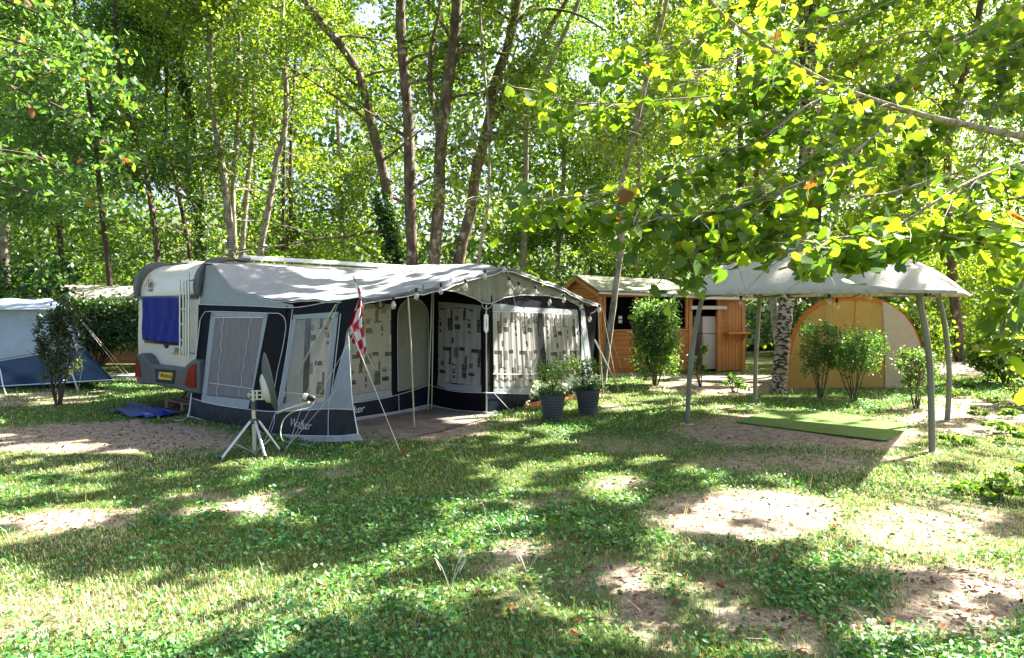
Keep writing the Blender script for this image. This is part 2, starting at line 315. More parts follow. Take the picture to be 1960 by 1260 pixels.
# gravel path crossing behind
pm = mat('pale_path_gravel', (.36, .30, .25), .95, var=.3, sc_=30, bump=.6, bsc=60)
def strip(name, pts, wd, m_):
    mb = MB(); q = spline(pts, 5)
    for i in range(len(q)-1):
        d = (q[i+1]-q[i]).normalized(); s_ = Vector((-d.y, d.x, 0))*wd/2; d2 = (q[min(i+2, len(q)-1)]-q[i+1]); d2 = d2.normalized() if d2.length > 1e-6 else d; s2 = Vector((-d2.y, d2.x, 0))*wd/2
        k = .02; A_, B_, C_, D_ = q[i]-s_, q[i]+s_, q[i+1]+s2, q[i+1]-s2
        for p in (A_, B_, C_, D_): p.z = gz(p.x, p.y)+k
        mb.add([A_, B_, C_, D_], [(0, 3, 2, 1)])
    o = mb.build(name, m_, None); o['kind'] = 'structure'; return o
strip('path', [(-2, 19.6, 0), (3, 17, 0), (5.5, 16.0, 0), (9, 17.2, 0), (12.5, 20, 0), (20, 24, 0)], 1.3, pm)

# ------------------------------------------------------------------ leaves
def frames(nrm):
    r = RNG.normal(size=nrm.shape); a = np.cross(nrm, r); a /= np.linalg.norm(a, axis=1, keepdims=True)+1e-9; return a, np.cross(nrm, a)
TPL = dict(
    rhomb=(np.array([[0, -.5, 0], [.3, 0, .07], [0, .55, -.04], [-.3, 0, .07]]), [(0, 1, 2, 3)]),
    oval=(np.array([[0, -.5, 0], [.27, -.2, .06], [.27, .2, .05], [0, .52, -.06], [-.27, .2, .05], [-.27, -.2, .06]]), [(0, 1, 2, 3), (0, 3, 4, 5)]),
    heart=(np.array([[0, -.36, .0], [.22, -.5, .05], [.46, -.26, .08], [.46, .06, .03], [.28, .34, -.04], [0, .62, -.12], [-.28, .34, -.04], [-.46, .06, .03], [-.46, -.26, .08], [-.22, -.5, .05], [0, .08, -.03]]),
           [(10, 0, 1, 2), (10, 2, 3, 4), (10, 4, 5, 5), (10, 5, 6, 6), (10, 6, 7, 8), (10, 8, 9, 0)]),
)
TPL['heart'] = (TPL['heart'][0], [(10, 0, 1, 2), (10, 2, 3, 4), (10, 4, 5, 6), (10, 6, 7, 8), (10, 8, 9, 0)])
def leaf_mesh(name, c, size, pal, matl, parent, tpl='rhomb', up=.5, wts=None, flat=None, kind=None, jit=.25):
    """one mesh of separate little leaves; every leaf keeps one colour of its own"""
    c = np.asarray(c); N = len(c); V, Fc = TPL[tpl]
    nr = RNG.normal(size=(N, 3))*(flat if flat is not None else 1)+np.array([0, 0, up]); nr /= np.linalg.norm(nr, axis=1, keepdims=True)
    a, b = frames(nr); s = (size*RNG.uniform(.65, 1.35, N))[:, None, None] if np.isscalar(size) else (size*RNG.uniform(.7, 1.3, N))[:, None, None]
    b0 = np.array(base_of(parent))
    Vv = (c-b0)[:, None, :]+s*(V[None, :, 0:1]*a[:, None, :]+V[None, :, 1:2]*b[:, None, :]+V[None, :, 2:3]*nr[:, None, :])
    pal = np.array(pal); ci = RNG.choice(len(pal), N, p=wts); col = pal[ci]*RNG.uniform(1-jit, 1+jit, (N, 1))
    return raw_mesh(name, Vv, Fc, col, matl, parent, kind)
def raw_mesh(name, Vv, Fc, col, matl, parent, kind=None):
    N, nv = Vv.shape[:2]; Fa = np.array(Fc); L = Fa.shape[1]
    faces = (Fa[None]+(np.arange(N)*nv)[:, None, None]).reshape(-1, L)
    me = bpy.data.meshes.new(name); me.vertices.add(N*nv); me.vertices.foreach_set('co', Vv.reshape(-1).astype(np.float32))
    me.loops.add(faces.size); me.loops.foreach_set('vertex_index', faces.ravel().astype(np.int32))
    me.polygons.add(len(faces)); me.polygons.foreach_set('loop_start', (np.arange(len(faces))*L).astype(np.int32)); me.polygons.foreach_set('loop_total', np.full(len(faces), L, np.int32))
    me.update(calc_edges=True)
    ca = me.color_attributes.new('Col', 'FLOAT_COLOR', 'POINT'); cc = np.repeat(np.concatenate([np.clip(col, 0, 1), np.ones((N, 1))], 1), nv, axis=0)
    ca.data.foreach_set('color', cc.ravel().astype(np.float32))
    o = finish(me, name, matl, parent)
    if kind: o['kind'] = kind
    return o
def clusters(cen, per, sig):
    cen = np.asarray(cen); n_ = len(cen); p = np.repeat(cen, per, axis=0)
    return p+RNG.normal(size=p.shape)*np.array(sig)
PALS = dict(
    mid=[(.07, .135, .012), (.11, .18, .015), (.15, .21, .018), (.035, .085, .012)],
    yel=[(.12, .19, .012), (.17, .23, .015), (.23, .26, .02), (.07, .13, .014)],
    deep=[(.015, .05, .010), (.03, .08, .014), (.06, .12, .014)],
    cool=[(.055, .14, .03), (.09, .18, .035), (.14, .21, .035)],
)
TWIGS_ON = True
def branch_pts(p, dirv, L, n=6, droop=.0, wob=.12):
    q = [Vector(p)]; d = Vector(dirv).normalized()
    for i in range(n):
        d = (d+Vector((random.gauss(0, wob), random.gauss(0, wob), random.gauss(0, wob)-droop))).normalized(); q.append(q[-1]+d*L/n)
    return q
TREE_GROUP = 'trees of the wood behind the camping pitch'
TRK = []
def unveil(c, keep=.3):
    """crowns are thin in front of the stems that show in the photograph"""
    px, py = CX+c[:, 0]/c[:, 1]*F, HY-(c[:, 2]-H)/c[:, 1]*F; m_ = np.ones(len(c), bool)
    for xs, ys, Y, w_ in TRK:
        tx = np.interp(py, ys, xs); m_ &= ~((np.abs(px-tx) < w_) & (py > ys[0]) & (py < ys[-1]) & (c[:, 1] < Y) & (RNG.random(len(c)) > keep))
    return c[m_]
def note(px, Y, r): q = sorted(px, key=lambda p: p[1]); TRK.append(([p[0] for p in q], [p[1] for p in q], Y, r*F/Y+7))
def tree(label, px, Y, r0, r1, bark, pal='mid', nbr=12, blen=(1.4, 3.2), per=100, lsize=.112, ztop=15, zb=3.2, dY=0, low=0, name='broadleaf_tree', cat='tree', group=TREE_GROUP, crown=True, sig=(.42, .42, .26), extra=None, wander=.1, tpl='rhomb'):
    pts = [P(x, y, Y+dY*i/max(len(px)-1, 1)) for i, (x, y) in enumerate(px)]
    if len(pts) > 1: d0 = pts[0]-pts[1]
    else: d0 = Vector((0, 0, -1))
    g = gz(pts[0].x, pts[0].y)
    if pts[0].z > g+.05:
        k = (pts[0].z-g)/max(-d0.normalized().z, .3); f = Vector((pts[0].x+d0.normalized().x*k*.5, pts[0].y, g-.1)); pts = [f]+pts
    else: pts[0].z = g-.05
    dl = (pts[-1]-pts[-2]).normalized()
    while pts[-1].z < ztop and len(pts) < 30:
        dl = (dl+Vector((random.gauss(0, wander), random.gauss(0, wander), .25))).normalized(); pts.append(pts[-1]+dl*1.3)
    sp = spline(pts, 4); n_ = len(sp); zs = [p.z for p in sp]; zz0, zz1 = zs[0], max(zs[-1], ztop)
    rad = [r1+(r0-r1)*max(0, 1-(p.z-zz0)/(zz1-zz0)) for p in sp]; rad[0] *= 1.25
    rad = [r*(1+.06*math.sin(i*2.1)) for i, r in enumerate(rad)]
    root = thing(name, (pts[0].x, pts[0].y, g), label, cat, group)
    tb = MB(); tb.tube(sp, rad, 9)
    cen = []; br = tb
    for i in range(nbr):
        z = zb+(ztop-zb)*((i+random.random())/nbr)**1.0; k = min(range(n_), key=lambda j: abs(zs[j]-z)); a = random.uniform(0, 2*math.pi)
        L = random.uniform(*blen)*(1.1-.45*(z-zb)/(ztop-zb)); el = random.uniform(.05, .75)
        q = branch_pts(sp[k], (math.cos(a)*math.cos(el), math.sin(a)*math.cos(el), math.sin(el)), L, 6, .03)
        rb = rad[k]*.38; br.tube(q, [max(rb*(1-j/7), .008) for j in range(7)], 5, cap=False)
        for j in (2, 3, 4, 5, 6):
            cen.append(q[j]+Vector((random.gauss(0, .2), random.gauss(0, .2), random.gauss(0, .15))))
            if j > 2:
                a2 = a+random.choice((-1, 1))*random.uniform(.5, 1.2); q2 = branch_pts(q[j], (math.cos(a2), math.sin(a2), random.uniform(-.1, .5)), L*.35, 3)
                br.tube(q2, [max(rb*.4*(1-m_/4), .005) for m_ in range(4)], 4, cap=False); cen += [q2[2], q2[3]]
    for _ in range(low):                        # leafy shoots low on the trunk
        z = random.uniform(.8, 4.5); k = min(range(n_), key=lambda j: abs(zs[j]-z)); cen.append(sp[k]+Vector((random.gauss(0, .7), random.gauss(0, .5), random.gauss(0, .3))))
    if extra: cen += [Vector(e) for e in extra]
    tr_o = tb.build('trunk', M[bark], root, smooth=60)
    if crown and cen:
        c = clusters([tuple(v) for v in cen], per, sig); c = c[thin(c)]; c = unveil(c[c[:, 2] > .1])
        leaf_mesh('crown', c, lsize, PALS[pal], M['leaf'], root, up=.45, tpl=tpl)
    return root

T = tree
for q_, Y_, r_ in [
    ([(210,535),(195,398),(182,274),(167,158),(150,60)], 22, .10),
    ([(302,499),(287,377),(274,308),(253,248),(236,180),(223,86),(218,0)], 21, .095),
    ([(364,493),(349,407),(330,317),(319,257),(319,128)], 23, .085),
    ([(390,488),(386,364),(368,214),(351,141)], 22, .14),
    ([(445,493),(433,377),(418,274),(403,184),(400,43)], 20, .13),
    ([(450,486),(446,364),(456,214),(458,64)], 20.6, .09),
    ([(463,493),(476,334),(484,257),(488,150)], 21.5, .10),
    ([(497,495),(514,398),(531,300),(544,257),(548,171)], 20.5, .12),
    ([(542,480),(544,300),(548,120)], 25, .08),
    ([(557,470),(557,278),(566,100)], 26, .10),
    ([(789,510),(784,364),(782,240),(776,163),(769,86),(767,0)], 19, .17),
    ([(831,501),(840,386),(842,300),(853,193),(868,86),(874,0)], 18, .19),
    ([(878,501),(900,407),(913,321),(934,240),(947,163),(973,86),(990,0)], 18.6, .19),
    ([(917,493),(934,386),(936,240),(925,120)], 17.5, .05),
    ([(1006,330),(1012,200),(1040,140),(1063,99),(1084,56)], 24, .13),
    ([(1067,500),(1072,430),(1080,300)], 27, .11),
    ([(1222,330),(1226,240),(1240,120)], 23, .09),
    ([(1420,560),(1418,300),(1415,60),(1417,0)], 25, .13),
    ([(1837,682),(1832,615),(1826,560),(1815,400)], 22, .16),
    ([(2050,640),(2040,400)], 19, .16),
]: note(q_, Y_, r_)
T('slender brown trunk furthest left, rising behind the lodge roof', [(210,535),(195,398),(182,274),(167,158),(150,60)], 22, .10, .04, 'barkd', 'cool', nbr=16, low=6)
T('grey trunk leaning left, directly above the caravan\'s left corner', [(302,499),(287,377),(274,308),(253,248),(236,180),(223,86),(218,0)], 21, .095, .045, 'bark', 'mid', nbr=15, low=4)
T('thin dark trunk curving left, just left of the ivy-covered trunk', [(364,493),(349,407),(330,317),(319,257),(319,128)], 23, .085, .035, 'barkd', 'mid', nbr=14, low=4)
ivy = T('dark ivy-clad trunk standing above the rear of the caravan roof', [(390,488),(386,364),(368,214),(351,141)], 22, .14, .07, 'barkd', 'deep', nbr=12, low=6)
c = clusters([tuple(P(390-40*k/60+random.gauss(0, 5), 500-360*k/60, 21.9+random.gauss(0, .1))) for k in range(60)], 60, (.13, .13, .2)); leaf_mesh('ivy', c, .10, PALS['deep'], M['leaf'], ivy)
T('tall pale trunk, left half of a close pair above the caravan', [(445,493),(433,377),(418,274),(403,184),(400,43)], 20, .13, .05, 'barkp', 'yel', nbr=14)
T('straight pale trunk, right half of a close pair above the caravan', [(450,486),(446,364),(456,214),(458,64)], 20.6, .09, .04, 'barkp', 'mid', nbr=14)
T('mid-grey upright trunk just right of the close pale pair', [(463,493),(476,334),(484,257),(488,150)], 21.5, .10, .045, 'barkp', 'yel', nbr=13)
T('pale brown trunk leaning right with bare side twigs over the caravan', [(497,495),(514,398),(531,300),(544,257),(548,171)], 20.5, .12, .04, 'barkp', 'yel', nbr=13)
T('thin dark upright stem behind the right-leaning pale trunk', [(542,480),(544,300),(548,120)], 25, .08, .04, 'barkd', 'mid', nbr=15)
T('mottled stem between the leaning pale trunk and the ivy-footed one', [(557,470),(557,278),(566,100)], 26, .10, .04, 'bark', 'yel', nbr=15, low=8)
lean = T('big dark trunk leaning strongly left above the awning roof', [(762,506),(746,398),(729,308),(711,240),(690,150),(651,86),(600,26)], 19.5, .16, .09, 'bark', 'yel', nbr=12, low=5, blen=(2, 3.8))
c = clusters([tuple(P(760-30*k/30+random.gauss(0, 6), 510-130*k/30, 19.3)) for k in range(30)], 60, (.16, .1, .2)); leaf_mesh('ivy', c, .11, PALS['deep'], M['leaf'], lean)
T('smooth grey-brown upright trunk, left of the three thick central ones', [(789,510),(784,364),(782,240),(776,163),(769,86),(767,0)], 19, .17, .12, 'bark', 'mid', nbr=10, low=3, zb=5)
mainT = T('thickest mottled forked trunk in the middle of the wood', [(831,501),(840,386),(842,300),(853,193),(868,86),(874,0)], 18, .17, .13, 'bark', 'mid', nbr=10, zb=5, blen=(2, 3.6))
q = [P(842, 260, 18), P(834, 214, 18), P(823, 163, 18.2), P(826, 90, 18.4), P(840, 26, 18.6), P(850, -60, 19)]; MB().tube(spline(q, 4), [.1-.003*i for i in range(21)], 8).build('limb', M['bark'], mainT, smooth=60)
q = [P(869, 108, 18), P(885, 100, 17.9), P(905, 98, 17.8), P(922, 112, 17.8), P(935, 110, 17.9)]; MB().tube(spline(q, 4), [.06-.0025*i for i in range(17)], 6).build('limb', M['bark'], mainT, smooth=60)
rt = T('thick mottled trunk leaning right, rightmost of the central three', [(878,501),(900,407),(913,321),(934,240),(947,163),(973,86),(990,0)], 18.6, .17, .10, 'bark', 'mid', nbr=9, low=6, zb=5, blen=(2, 3.6))
q = [P(936, 236, 18.7), P(975, 190, 19), P(1011, 133, 19.2), P(1037, 77, 19.4), P(1080, 9, 19.6), P(1120, -60, 20)]; MB().tube(spline(q, 4), [.11-.003*i for i in range(21)], 8).build('limb', M['bark'], rt, smooth=60)
q = [P(990, 40, 18.6), P(1020, 22, 18.6), P(1060, 18, 18.6), P(1110, 30, 18.6), P(1160, 60, 18.6)]; MB().tube(spline(q, 4), [.06-.0025*i for i in range(17)], 6).build('limb', M['bark'], rt, smooth=60)
T('wiry sapling stem beside the foot of the right-leaning thick trunk', [(917,493),(934,386),(936,240),(925,120)], 17.5, .05, .025, 'barkp', 'yel', nbr=9, blen=(1, 2), zb=4, ztop=11)
T('pale trunk leaning right against the patch of open sky', [(1006,330),(1012,200),(1040,140),(1063,99),(1084,56)], 24, .13, .07, 'barkp', 'mid', nbr=7, zb=8, blen=(1, 2))
T('thin stem left of the hut roof, deep in the wood', [(1067,500),(1072,430),(1080,300)], 27, .11, .06, 'barkp', 'mid', nbr=16)
T('upright pale stem seen between the lime sprays above the hut', [(1222,330),(1226,240),(1240,120)], 23, .09, .05, 'barkp', 'yel', nbr=13)
T('dark trunk behind the lime leaves at the top of the photo', [(1420,560),(1418,300),(1415,60),(1417,0)], 25, .13, .09, 'barkd', 'yel', nbr=17)
T('brown-stemmed tree with yellow-green crown right of the gazebo', [(1837,682),(1832,615),(1826,560),(1815,400)], 22, .16, .09, 'bark', 'yel', nbr=18, blen=(1.6, 3.6), zb=2.2, ztop=12, low=3)
T('leafy tree standing furthest right beyond the orange-trimmed tent', [(2050,640),(2040,400)], 19, .16, .09, 'bark', 'yel', nbr=18, blen=(1.8, 3.8), zb=1.8, ztop=12)
T('tree deep behind the gazebo, left of the brown-stemmed one', [(1700,600),(1704,420),(1690,200)], 27, .16, .09, 'bark', 'yel', nbr=20, blen=(1.8, 4), zb=2.2, ztop=14)
T('tree behind the orange-trimmed tent\'s left shoulder', [(1560,600),(1565,400),(1545,200)], 21, .13, .07, 'barkd', 'yel', nbr=16, blen=(1.6, 3.2), zb=2.6, ztop=12)
T('tree at the far left beyond the blue and white tent', [(-60,600),(-40,300)], 19, .15, .08, 'bark', 'cool', nbr=18, blen=(1.8, 3.6), zb=1.6, ztop=13)
T('white-stained short trunk at the left edge above the blue tent', [(12,520),(8,470),(16,300),(30,180)], 24, .14, .07, 'barkp', 'cool', nbr=18, blen=(1.6, 3.4), zb=2)
T('greenish trunk between the leftmost stems, deep in the wood', [(120,560),(112,400),(100,250)], 27, .12, .06, 'barkd', 'mid', nbr=20, blen=(1.8, 4), zb=2)
T('pale distant stem glimpsed between the central dark trunks', [(660,520),(650,300),(640,100)], 28, .12, .06, 'barkp', 'yel', nbr=20, blen=(1.8, 4), zb=2)
T('distant pale stem behind the lime sprays, right of the hut', [(1330,600),(1322,400),(1310,200)], 30, .13, .06, 'barkp', 'yel', nbr=20, blen=(1.8, 4), zb=2)
T('distant stem right of the thick central trunks, half hidden in leaves', [(1130,560),(1142,400),(1150,230)], 26, .11, .06, 'barkd', 'mid', nbr=14, blen=(1.8, 3.6), zb=2, ztop=9)

# understorey: shrubs at the foot of the wood
def shrub(name, label, base, w_, h_, n, size, pal, group=None, stems=6, cat='shrub', tpl='rhomb', dens_low=.15, box=False, depth=None, colw=None, stemr=.012, mt='leaf'):
    base = Vector(base); root = thing(name, base, label, cat, group); st = MB(); tips = []
    for i in range(stems):
        a = random.uniform(0, 6.28); q = branch_pts(base+Vector((math.cos(a)*.04, math.sin(a)*.04, 0)), (math.cos(a)*w_*.32/h_, math.sin(a)*w_*.32/h_, 1), h_*random.uniform(.75, .95), 6, 0, .09)
        st.tube(q, [stemr*(1-.12*j) for j in range(7)], 5)
        for j in (3, 4, 5):
            a2 = random.uniform(0, 6.28); q2 = branch_pts(q[j], (math.cos(a2)*.7, math.sin(a2)*.7, .8), h_*.25, 3, 0, .1); st.tube(q2, [stemr*.45, stemr*.4, stemr*.3, stemr*.2], 4)
    st.build('stems', M['barkd'], root, smooth=60)
    dp = depth or w_
    nc = max(6, n//45)
    if box: cc = np.stack([RNG.uniform(-.5, .5, nc)*w_, RNG.uniform(-.5, .5, nc)*dp, h_*(dens_low+(1-dens_low)*RNG.random(nc)**.8)], 1)
    else:
        u = RNG.normal(size=(nc, 3)); u /= np.linalg.norm(u, axis=1, keepdims=True); u *= RNG.random((nc, 1))**.4
        cc = u*np.array([w_*.5, dp*.5, h_*(1-dens_low)*.5])+np.array([0, 0, h_*(dens_low+(1-dens_low)*.5)])
    c = clusters(cc+np.array(base), 45, (w_*.075, dp*.075, h_*.045)); c = c[c[:, 2] > .03]
    leaf_mesh('foliage', c, size, PALS[pal] if isinstance(pal, str) else pal, M[mt], root, tpl=tpl, up=.35, wts=colw); return root
US = 'bushes along the foot of the wood'
for i, (px, Y, w_, h_, pal, lab) in enumerate([
    (-120, 17.5, 3.4, 3.0, 'cool', 'broad bush beyond the left edge of the blue and white tent'), (60, 20, 3.4, 3.2, 'deep', 'dark bush behind the blue and white tent'), (230, 24, 4, 3.4, 'mid', 'bush behind the cream lodge roof'),
    (420, 20, 3, 3.0, 'cool', 'bush behind the left end of the caravan roof'), (570, 21.5, 3.4, 3.3, 'mid', 'bush behind the middle of the caravan roof'), (680, 19.5, 2.8, 3.2, 'cool', 'bush left of the big leaning trunk'),
    (800, 21, 3, 3.0, 'deep', 'bush between the thick central trunks'), (960, 20, 2.8, 3.0, 'yel', 'bright bush above the awning peak'), (1060, 22, 3.4, 3.4, 'mid', 'bush left of the hut roof'),
    (1200, 24.5, 3.6, 3.6, 'deep', 'dark bush above the hut ridge'), (1330, 27, 3.6, 3.4, 'mid', 'bush behind the right end of the hut'), (1520, 33, 5, 4, 'deep', 'bush behind the far caravan'),
    (1640, 25, 4, 3.4, 'deep', 'dark bush behind the orange-trimmed tent'), (1790, 28, 4, 3.2, 'mid', 'bush behind the grey gazebo leg'), (1930, 23, 3.6, 3.6, 'yel', 'bright bush in the far right background')]):
    b = Vector(((px-CX)/F*Y, Y, 0)); b.z = gz(b.x, b.y); shrub('understorey_bush', lab, b, w_, h_, 3600, .15, pal, US, stems=5, dens_low=.02, stemr=.03)
# the far wood, one mass
def mass(n, size, y0, y1, z0, z1, xs, pal, gap=None):
    c = np.stack([RNG.uniform(-xs, xs, n), RNG.uniform(y0, y1, n), RNG.uniform(z0, z1, n)], 1)
    k = vnoise(c[:, 0]*.45+9, c[:, 2]*.55+c[:, 1]*.2)*.6+vnoise(c[:, 0]*1.3, c[:, 2]*1.3+4)*.4; c = c[k > .40]
    px, py = CX+c[:, 0]/c[:, 1]*F, HY-(c[:, 2]-H)/c[:, 1]*F
    g = ((px-1105)/62)**2+((py-85)/70)**2 < 1; g |= ((px-180)/50)**2+((py+5)/26)**2 < 1; g |= ((px-700)/30)**2+((py-30)/22)**2 < 1
    c = c[~g]; k2 = 26000; lo = np.stack([RNG.uniform(-xs, xs, k2), RNG.uniform(29, 36, k2), -.7+RNG.random(k2)**1.5*6.5], 1); lo = lo[vnoise(lo[:, 0]*.7, lo[:, 2]*.9) > .22]; lp = CX+lo[:, 0]/lo[:, 1]*F
    lo = lo[~((lp > 1400) & (lp < 1560))]; c = np.concatenate([c, lo]); o = leaf_mesh('woodland', c, size, pal, M['leaf'], None, tpl='rhomb', up=.4, kind='stuff')
    tag(o, 'dense sunlit green wood filling the background', 'woodland'); return o
mass(200000, .34, 35, 43, -.5, 25, 38, PALS['mid']+PALS['deep'][1:]+PALS['yel'])

# ------------------------------------------------------------------ unseen crowns overhead, leaves placed to shade the lawn, and the near lime
def overhead(label, x0, x1, y0, y1, n, base, lab2):
    root = thing('lime_tree', base, label, 'tree'); gxx = RNG.uniform(x0, x1, n); gyy = RNG.uniform(y0, y1, n)
    k = in_shade(gxx, gyy); gxx = gxx[k]; gyy = gyy[k]; n = len(gxx)
    # lowest height along the sun ray that stays above the picture's top edge
    z0 = (H+.47*gyy+.35)/(1-.47*SD.y/SD.z); z0 = np.maximum(z0, 4.2)
    z = z0+RNG.random(n)**1.3*3.2; kk = z/SD.z
    c = np.stack([gxx+SD.x*kk, gyy+SD.y*kk, z], 1)
    c = np.concatenate([c, c+RNG.normal(size=c.shape)*.05]); leaf_mesh('crown', c, .12, PALS['yel'], M['limeleaf'], root, tpl='oval', up=1.3, flat=.6)
    mb = MB(); b = Vector(base); top = b+Vector((0, 0, 9)); mb.tube(spline([b, b+Vector((.1, 0, 3)), b+Vector((-.1, .1, 6)), top], 4), [.26-.012*i for i in range(13)], 10)
    br = mb
    for i in range(9):
        j = random.randrange(len(c)); e = Vector(c[j]); s_ = b+Vector((0, 0, random.uniform(4, 8))); mid = (s_+e)/2+Vector((0, 0, .6))
        br.tube(spline([s_, mid, e], 5), [.07-.006*i_ for i_ in range(11)], 6)
    br.build('trunk', M['bark'], root, smooth=60); return root
overhead('unseen lime tree on the right, crown shaped to cast shade on the lawn', -1, 9, 3.2, 16, 62000, (12.5, 5.5, 0), '')
overhead('unseen lime tree on the left, crown shaped to cast shade on the lawn', -10, -1, 3.2, 16, 52000, (-10.5, 4.5, 0), '')

lime = thing('lime_tree', (7.2, 3.6, 0), 'lime tree with big heart-shaped leaves reaching in from the right', 'tree')
MB().tube(spline([(7.2, 3.6, -.05), (7.15, 3.7, 1.2), (7.0, 3.9, 2.6), (7.1, 3.9, 5), (7.3, 4, 8)], 5), [.24-.008*i for i in range(21)], 12).build('trunk', M['bark'], lime, smooth=60)
BR = [ # px polylines with distance, radius, leaf density
    ([(2400,330,5.2),(1960,261,5.0),(1854,240,4.95),(1743,214,4.9),(1610,169,4.8),(1524,124,4.7),(1400,43,4.6),(1340,-20,4.5),(1240,-110,4.4)], .030, .008, 34),
    ([(1610,171,4.8),(1541,206,4.7),(1499,236,4.6),(1443,274,4.5),(1392,289,4.45),(1301,330,4.4),(1206,359,4.3),(1100,377,4.2),(1022,372,4.15)], .011, .003, 66),
    ([(1743,218,4.9),(1657,274,4.7),(1606,315,4.6),(1499,364,4.4),(1400,400,4.3),(1330,408,4.2),(1250,410,4.2),(1150,385,4.1)], .012, .003, 66),
    ([(1524,128,4.7),(1477,152,4.7),(1400,178,4.7),(1289,190,4.7),(1124,198,4.65),(1042,182,4.6)], .010, .003, 46),
    ([(1388,37,4.6),(1330,74,4.6),(1231,107,4.6),(1150,118,4.6),(1120,128,4.6)], .008, .003, 30),
    ([(2150,250,4.4),(1931,319,4.2),(1850,352,4.1),(1785,390,4.0),(1720,430,3.95),(1657,448,3.9),(1590,458,3.85),(1560,470,3.8)], .014, .003, 84),
    ([(2150,480,4.2),(1960,436,4.2),(1841,439,4.1),(1760,445,4.0),(1690,455,3.9),(1600,480,3.85)], .011, .003, 60),
    ([(2200,380,3.6),(2040,430,3.6),(1980,500,3.6),(1945,560,3.6),(1920,600,3.6)], .010, .003, 30),
    ([(2100,-60,6.5),(1960,10,6.4),(1867,56,6.3),(1780,110,6.2),(1690,190,6.1),(1600,240,6)], .012, .004, 70),
    ([(2150,0,6.0),(1960,73,5.9),(1914,111,5.9),(1862,167,5.8),(1800,260,5.7),(1740,330,5.6)], .012, .004, 60),
    ([(1800,-50,6.4),(1717,0,6.3),(1605,47,6.2),(1520,60,6.2),(1430,95,6.1),(1330,150,6)], .012, .004, 60),
    ([(1960,30,5.8),(1828,86,5.7),(1725,150,5.6),(1640,200,5.5),(1560,300,5.4),(1480,330,5.4)], .011, .004, 66),
    ([(2100,300,5.4),(1950,330,5.3),(1840,330,5.2),(1700,370,5.2),(1570,380,5.1),(1470,410,5.0),(1360,430,4.8),(1290,455,4.6)], .012, .003, 50),
    ([(1560,-60,4.9),(1500,-10,4.7),(1490,40,4.5),(1480,90,4.4)], .007, .003, 10),
    ([(2100,520,5.6),(1980,500,5.6),(1900,460,5.5),(1800,440,5.4),(1720,420,5.3)], .010, .003, 46),
    ([(1500,364,4.4),(1440,420,4.2),(1380,445,4.1),(1340,475,4.05),(1315,495,4.0)], .006, .003, 34),
    ([(1657,300,5.4),(1560,400,5.0),(1470,450,4.6),(1400,480,4.3),(1350,470,4.2)], .008, .003, 50),
    ([(2100,100,7.2),(1900,90,7.1),(1750,60,7),(1600,120,6.9),(1450,180,6.8),(1350,230,6.7)], .012, .004, 80),
    ([(2100,200,7),(1950,190,6.9),(1820,220,6.8),(1690,290,6.7),(1560,340,6.6),(1420,360,6.5)], .012, .004, 80),
    ([(2150,-80,5.5),(2000,20,5.4),(1930,120,5.3),(1900,210,5.2),(1880,300,5.1),(1850,400,5)], .010, .004, 56),
]
lb = MB(); LC = []; SZ = []
def twig_leaves(q, n_, spread=.22):
    for _ in range(n_):
        i = random.randrange(1, len(q)); p = q[i-1].lerp(q[i], random.random()); a = random.uniform(0, 6.28); SZ.append(lsz)
        LC.append(p+Vector((math.cos(a)*random.uniform(.03, spread), math.sin(a)*random.uniform(.03, spread), random.uniform(-.14, .05))))
for pts, r0, r1, nl in BR:
    nl = int(nl*(4.6 if pts[0][2] > 4.6 else 2.3)); lsz = .086 if pts[0][2] < 4.3 else .072
    q = spline([P(*p) for p in pts], 5); N = len(q); lb.tube(q, [r0+(r1-r0)*i/(N-1) for i in range(N)], 7)
    s0 = 0 if r0 < .02 else N//3
    for k in range(nl//5):
        i = random.randrange(max(s0, 1), N); d = (q[i]-q[i-1]).normalized(); a = random.choice((-1, 1))*random.uniform(.4, 1.1)
        dv = Vector((d.x*math.cos(a)-d.y*math.sin(a), d.x*math.sin(a)+d.y*math.cos(a), d.z*.6-.12)); tq = branch_pts(q[i], dv, random.uniform(.18, .5), 4, .05, .12)
        lb.tube(tq, [.0035, .003, .0026, .002, .0015], 4, cap=False); twig_leaves(tq, 8, .15)
    twig_leaves(q[s0:], nl//2, .2)
lb.build('branches', M['twig'], lime, smooth=60)
c = np.array([tuple(p) for p in LC]); SA = np.array(SZ); lx, ly_ = landing(c); kp = ~((ly_ > 3.3) & ~in_shade(lx, ly_) & (RNG.random(len(c)) > np.where(c[:, 0]/c[:, 1] > .76, .05, .13)))
bx, by = CX+c[:, 0]/c[:, 1]*F, HY-(c[:, 2]-H)/c[:, 1]*F
for pts, *_r in BR[:4]+BR[5:6]:                  # the limbs stay visible between the leaves
    q_ = sorted(pts); kp &= ~((np.abs(by-np.interp(bx, [p[0] for p in q_], [p[1] for p in q_])) < 13) & (bx > q_[0][0]) & (c[:, 1] < 4.95) & (RNG.random(len(c)) > .35))
kp &= ~((by > 500) & (((bx > 1350) & (bx < 1515)) | ((bx > 1725) & (bx < 1870))) & (RNG.random(len(c)) > .12)) & ~((by > 545) & (bx > 1350) & (bx < 1860))
c = c[kp]; SA = SA[kp]
pal = [(.085, .16, .012), (.115, .195, .014), (.15, .22, .016), (.06, .125, .014), (.19, .19, .02), (.16, .06, .015)]
leaf_mesh('foliage', c, SA, pal, M['limeleaf'], lime, tpl='heart', up=.75, flat=.62, wts=[.27, .27, .19, .24, .02, .01])
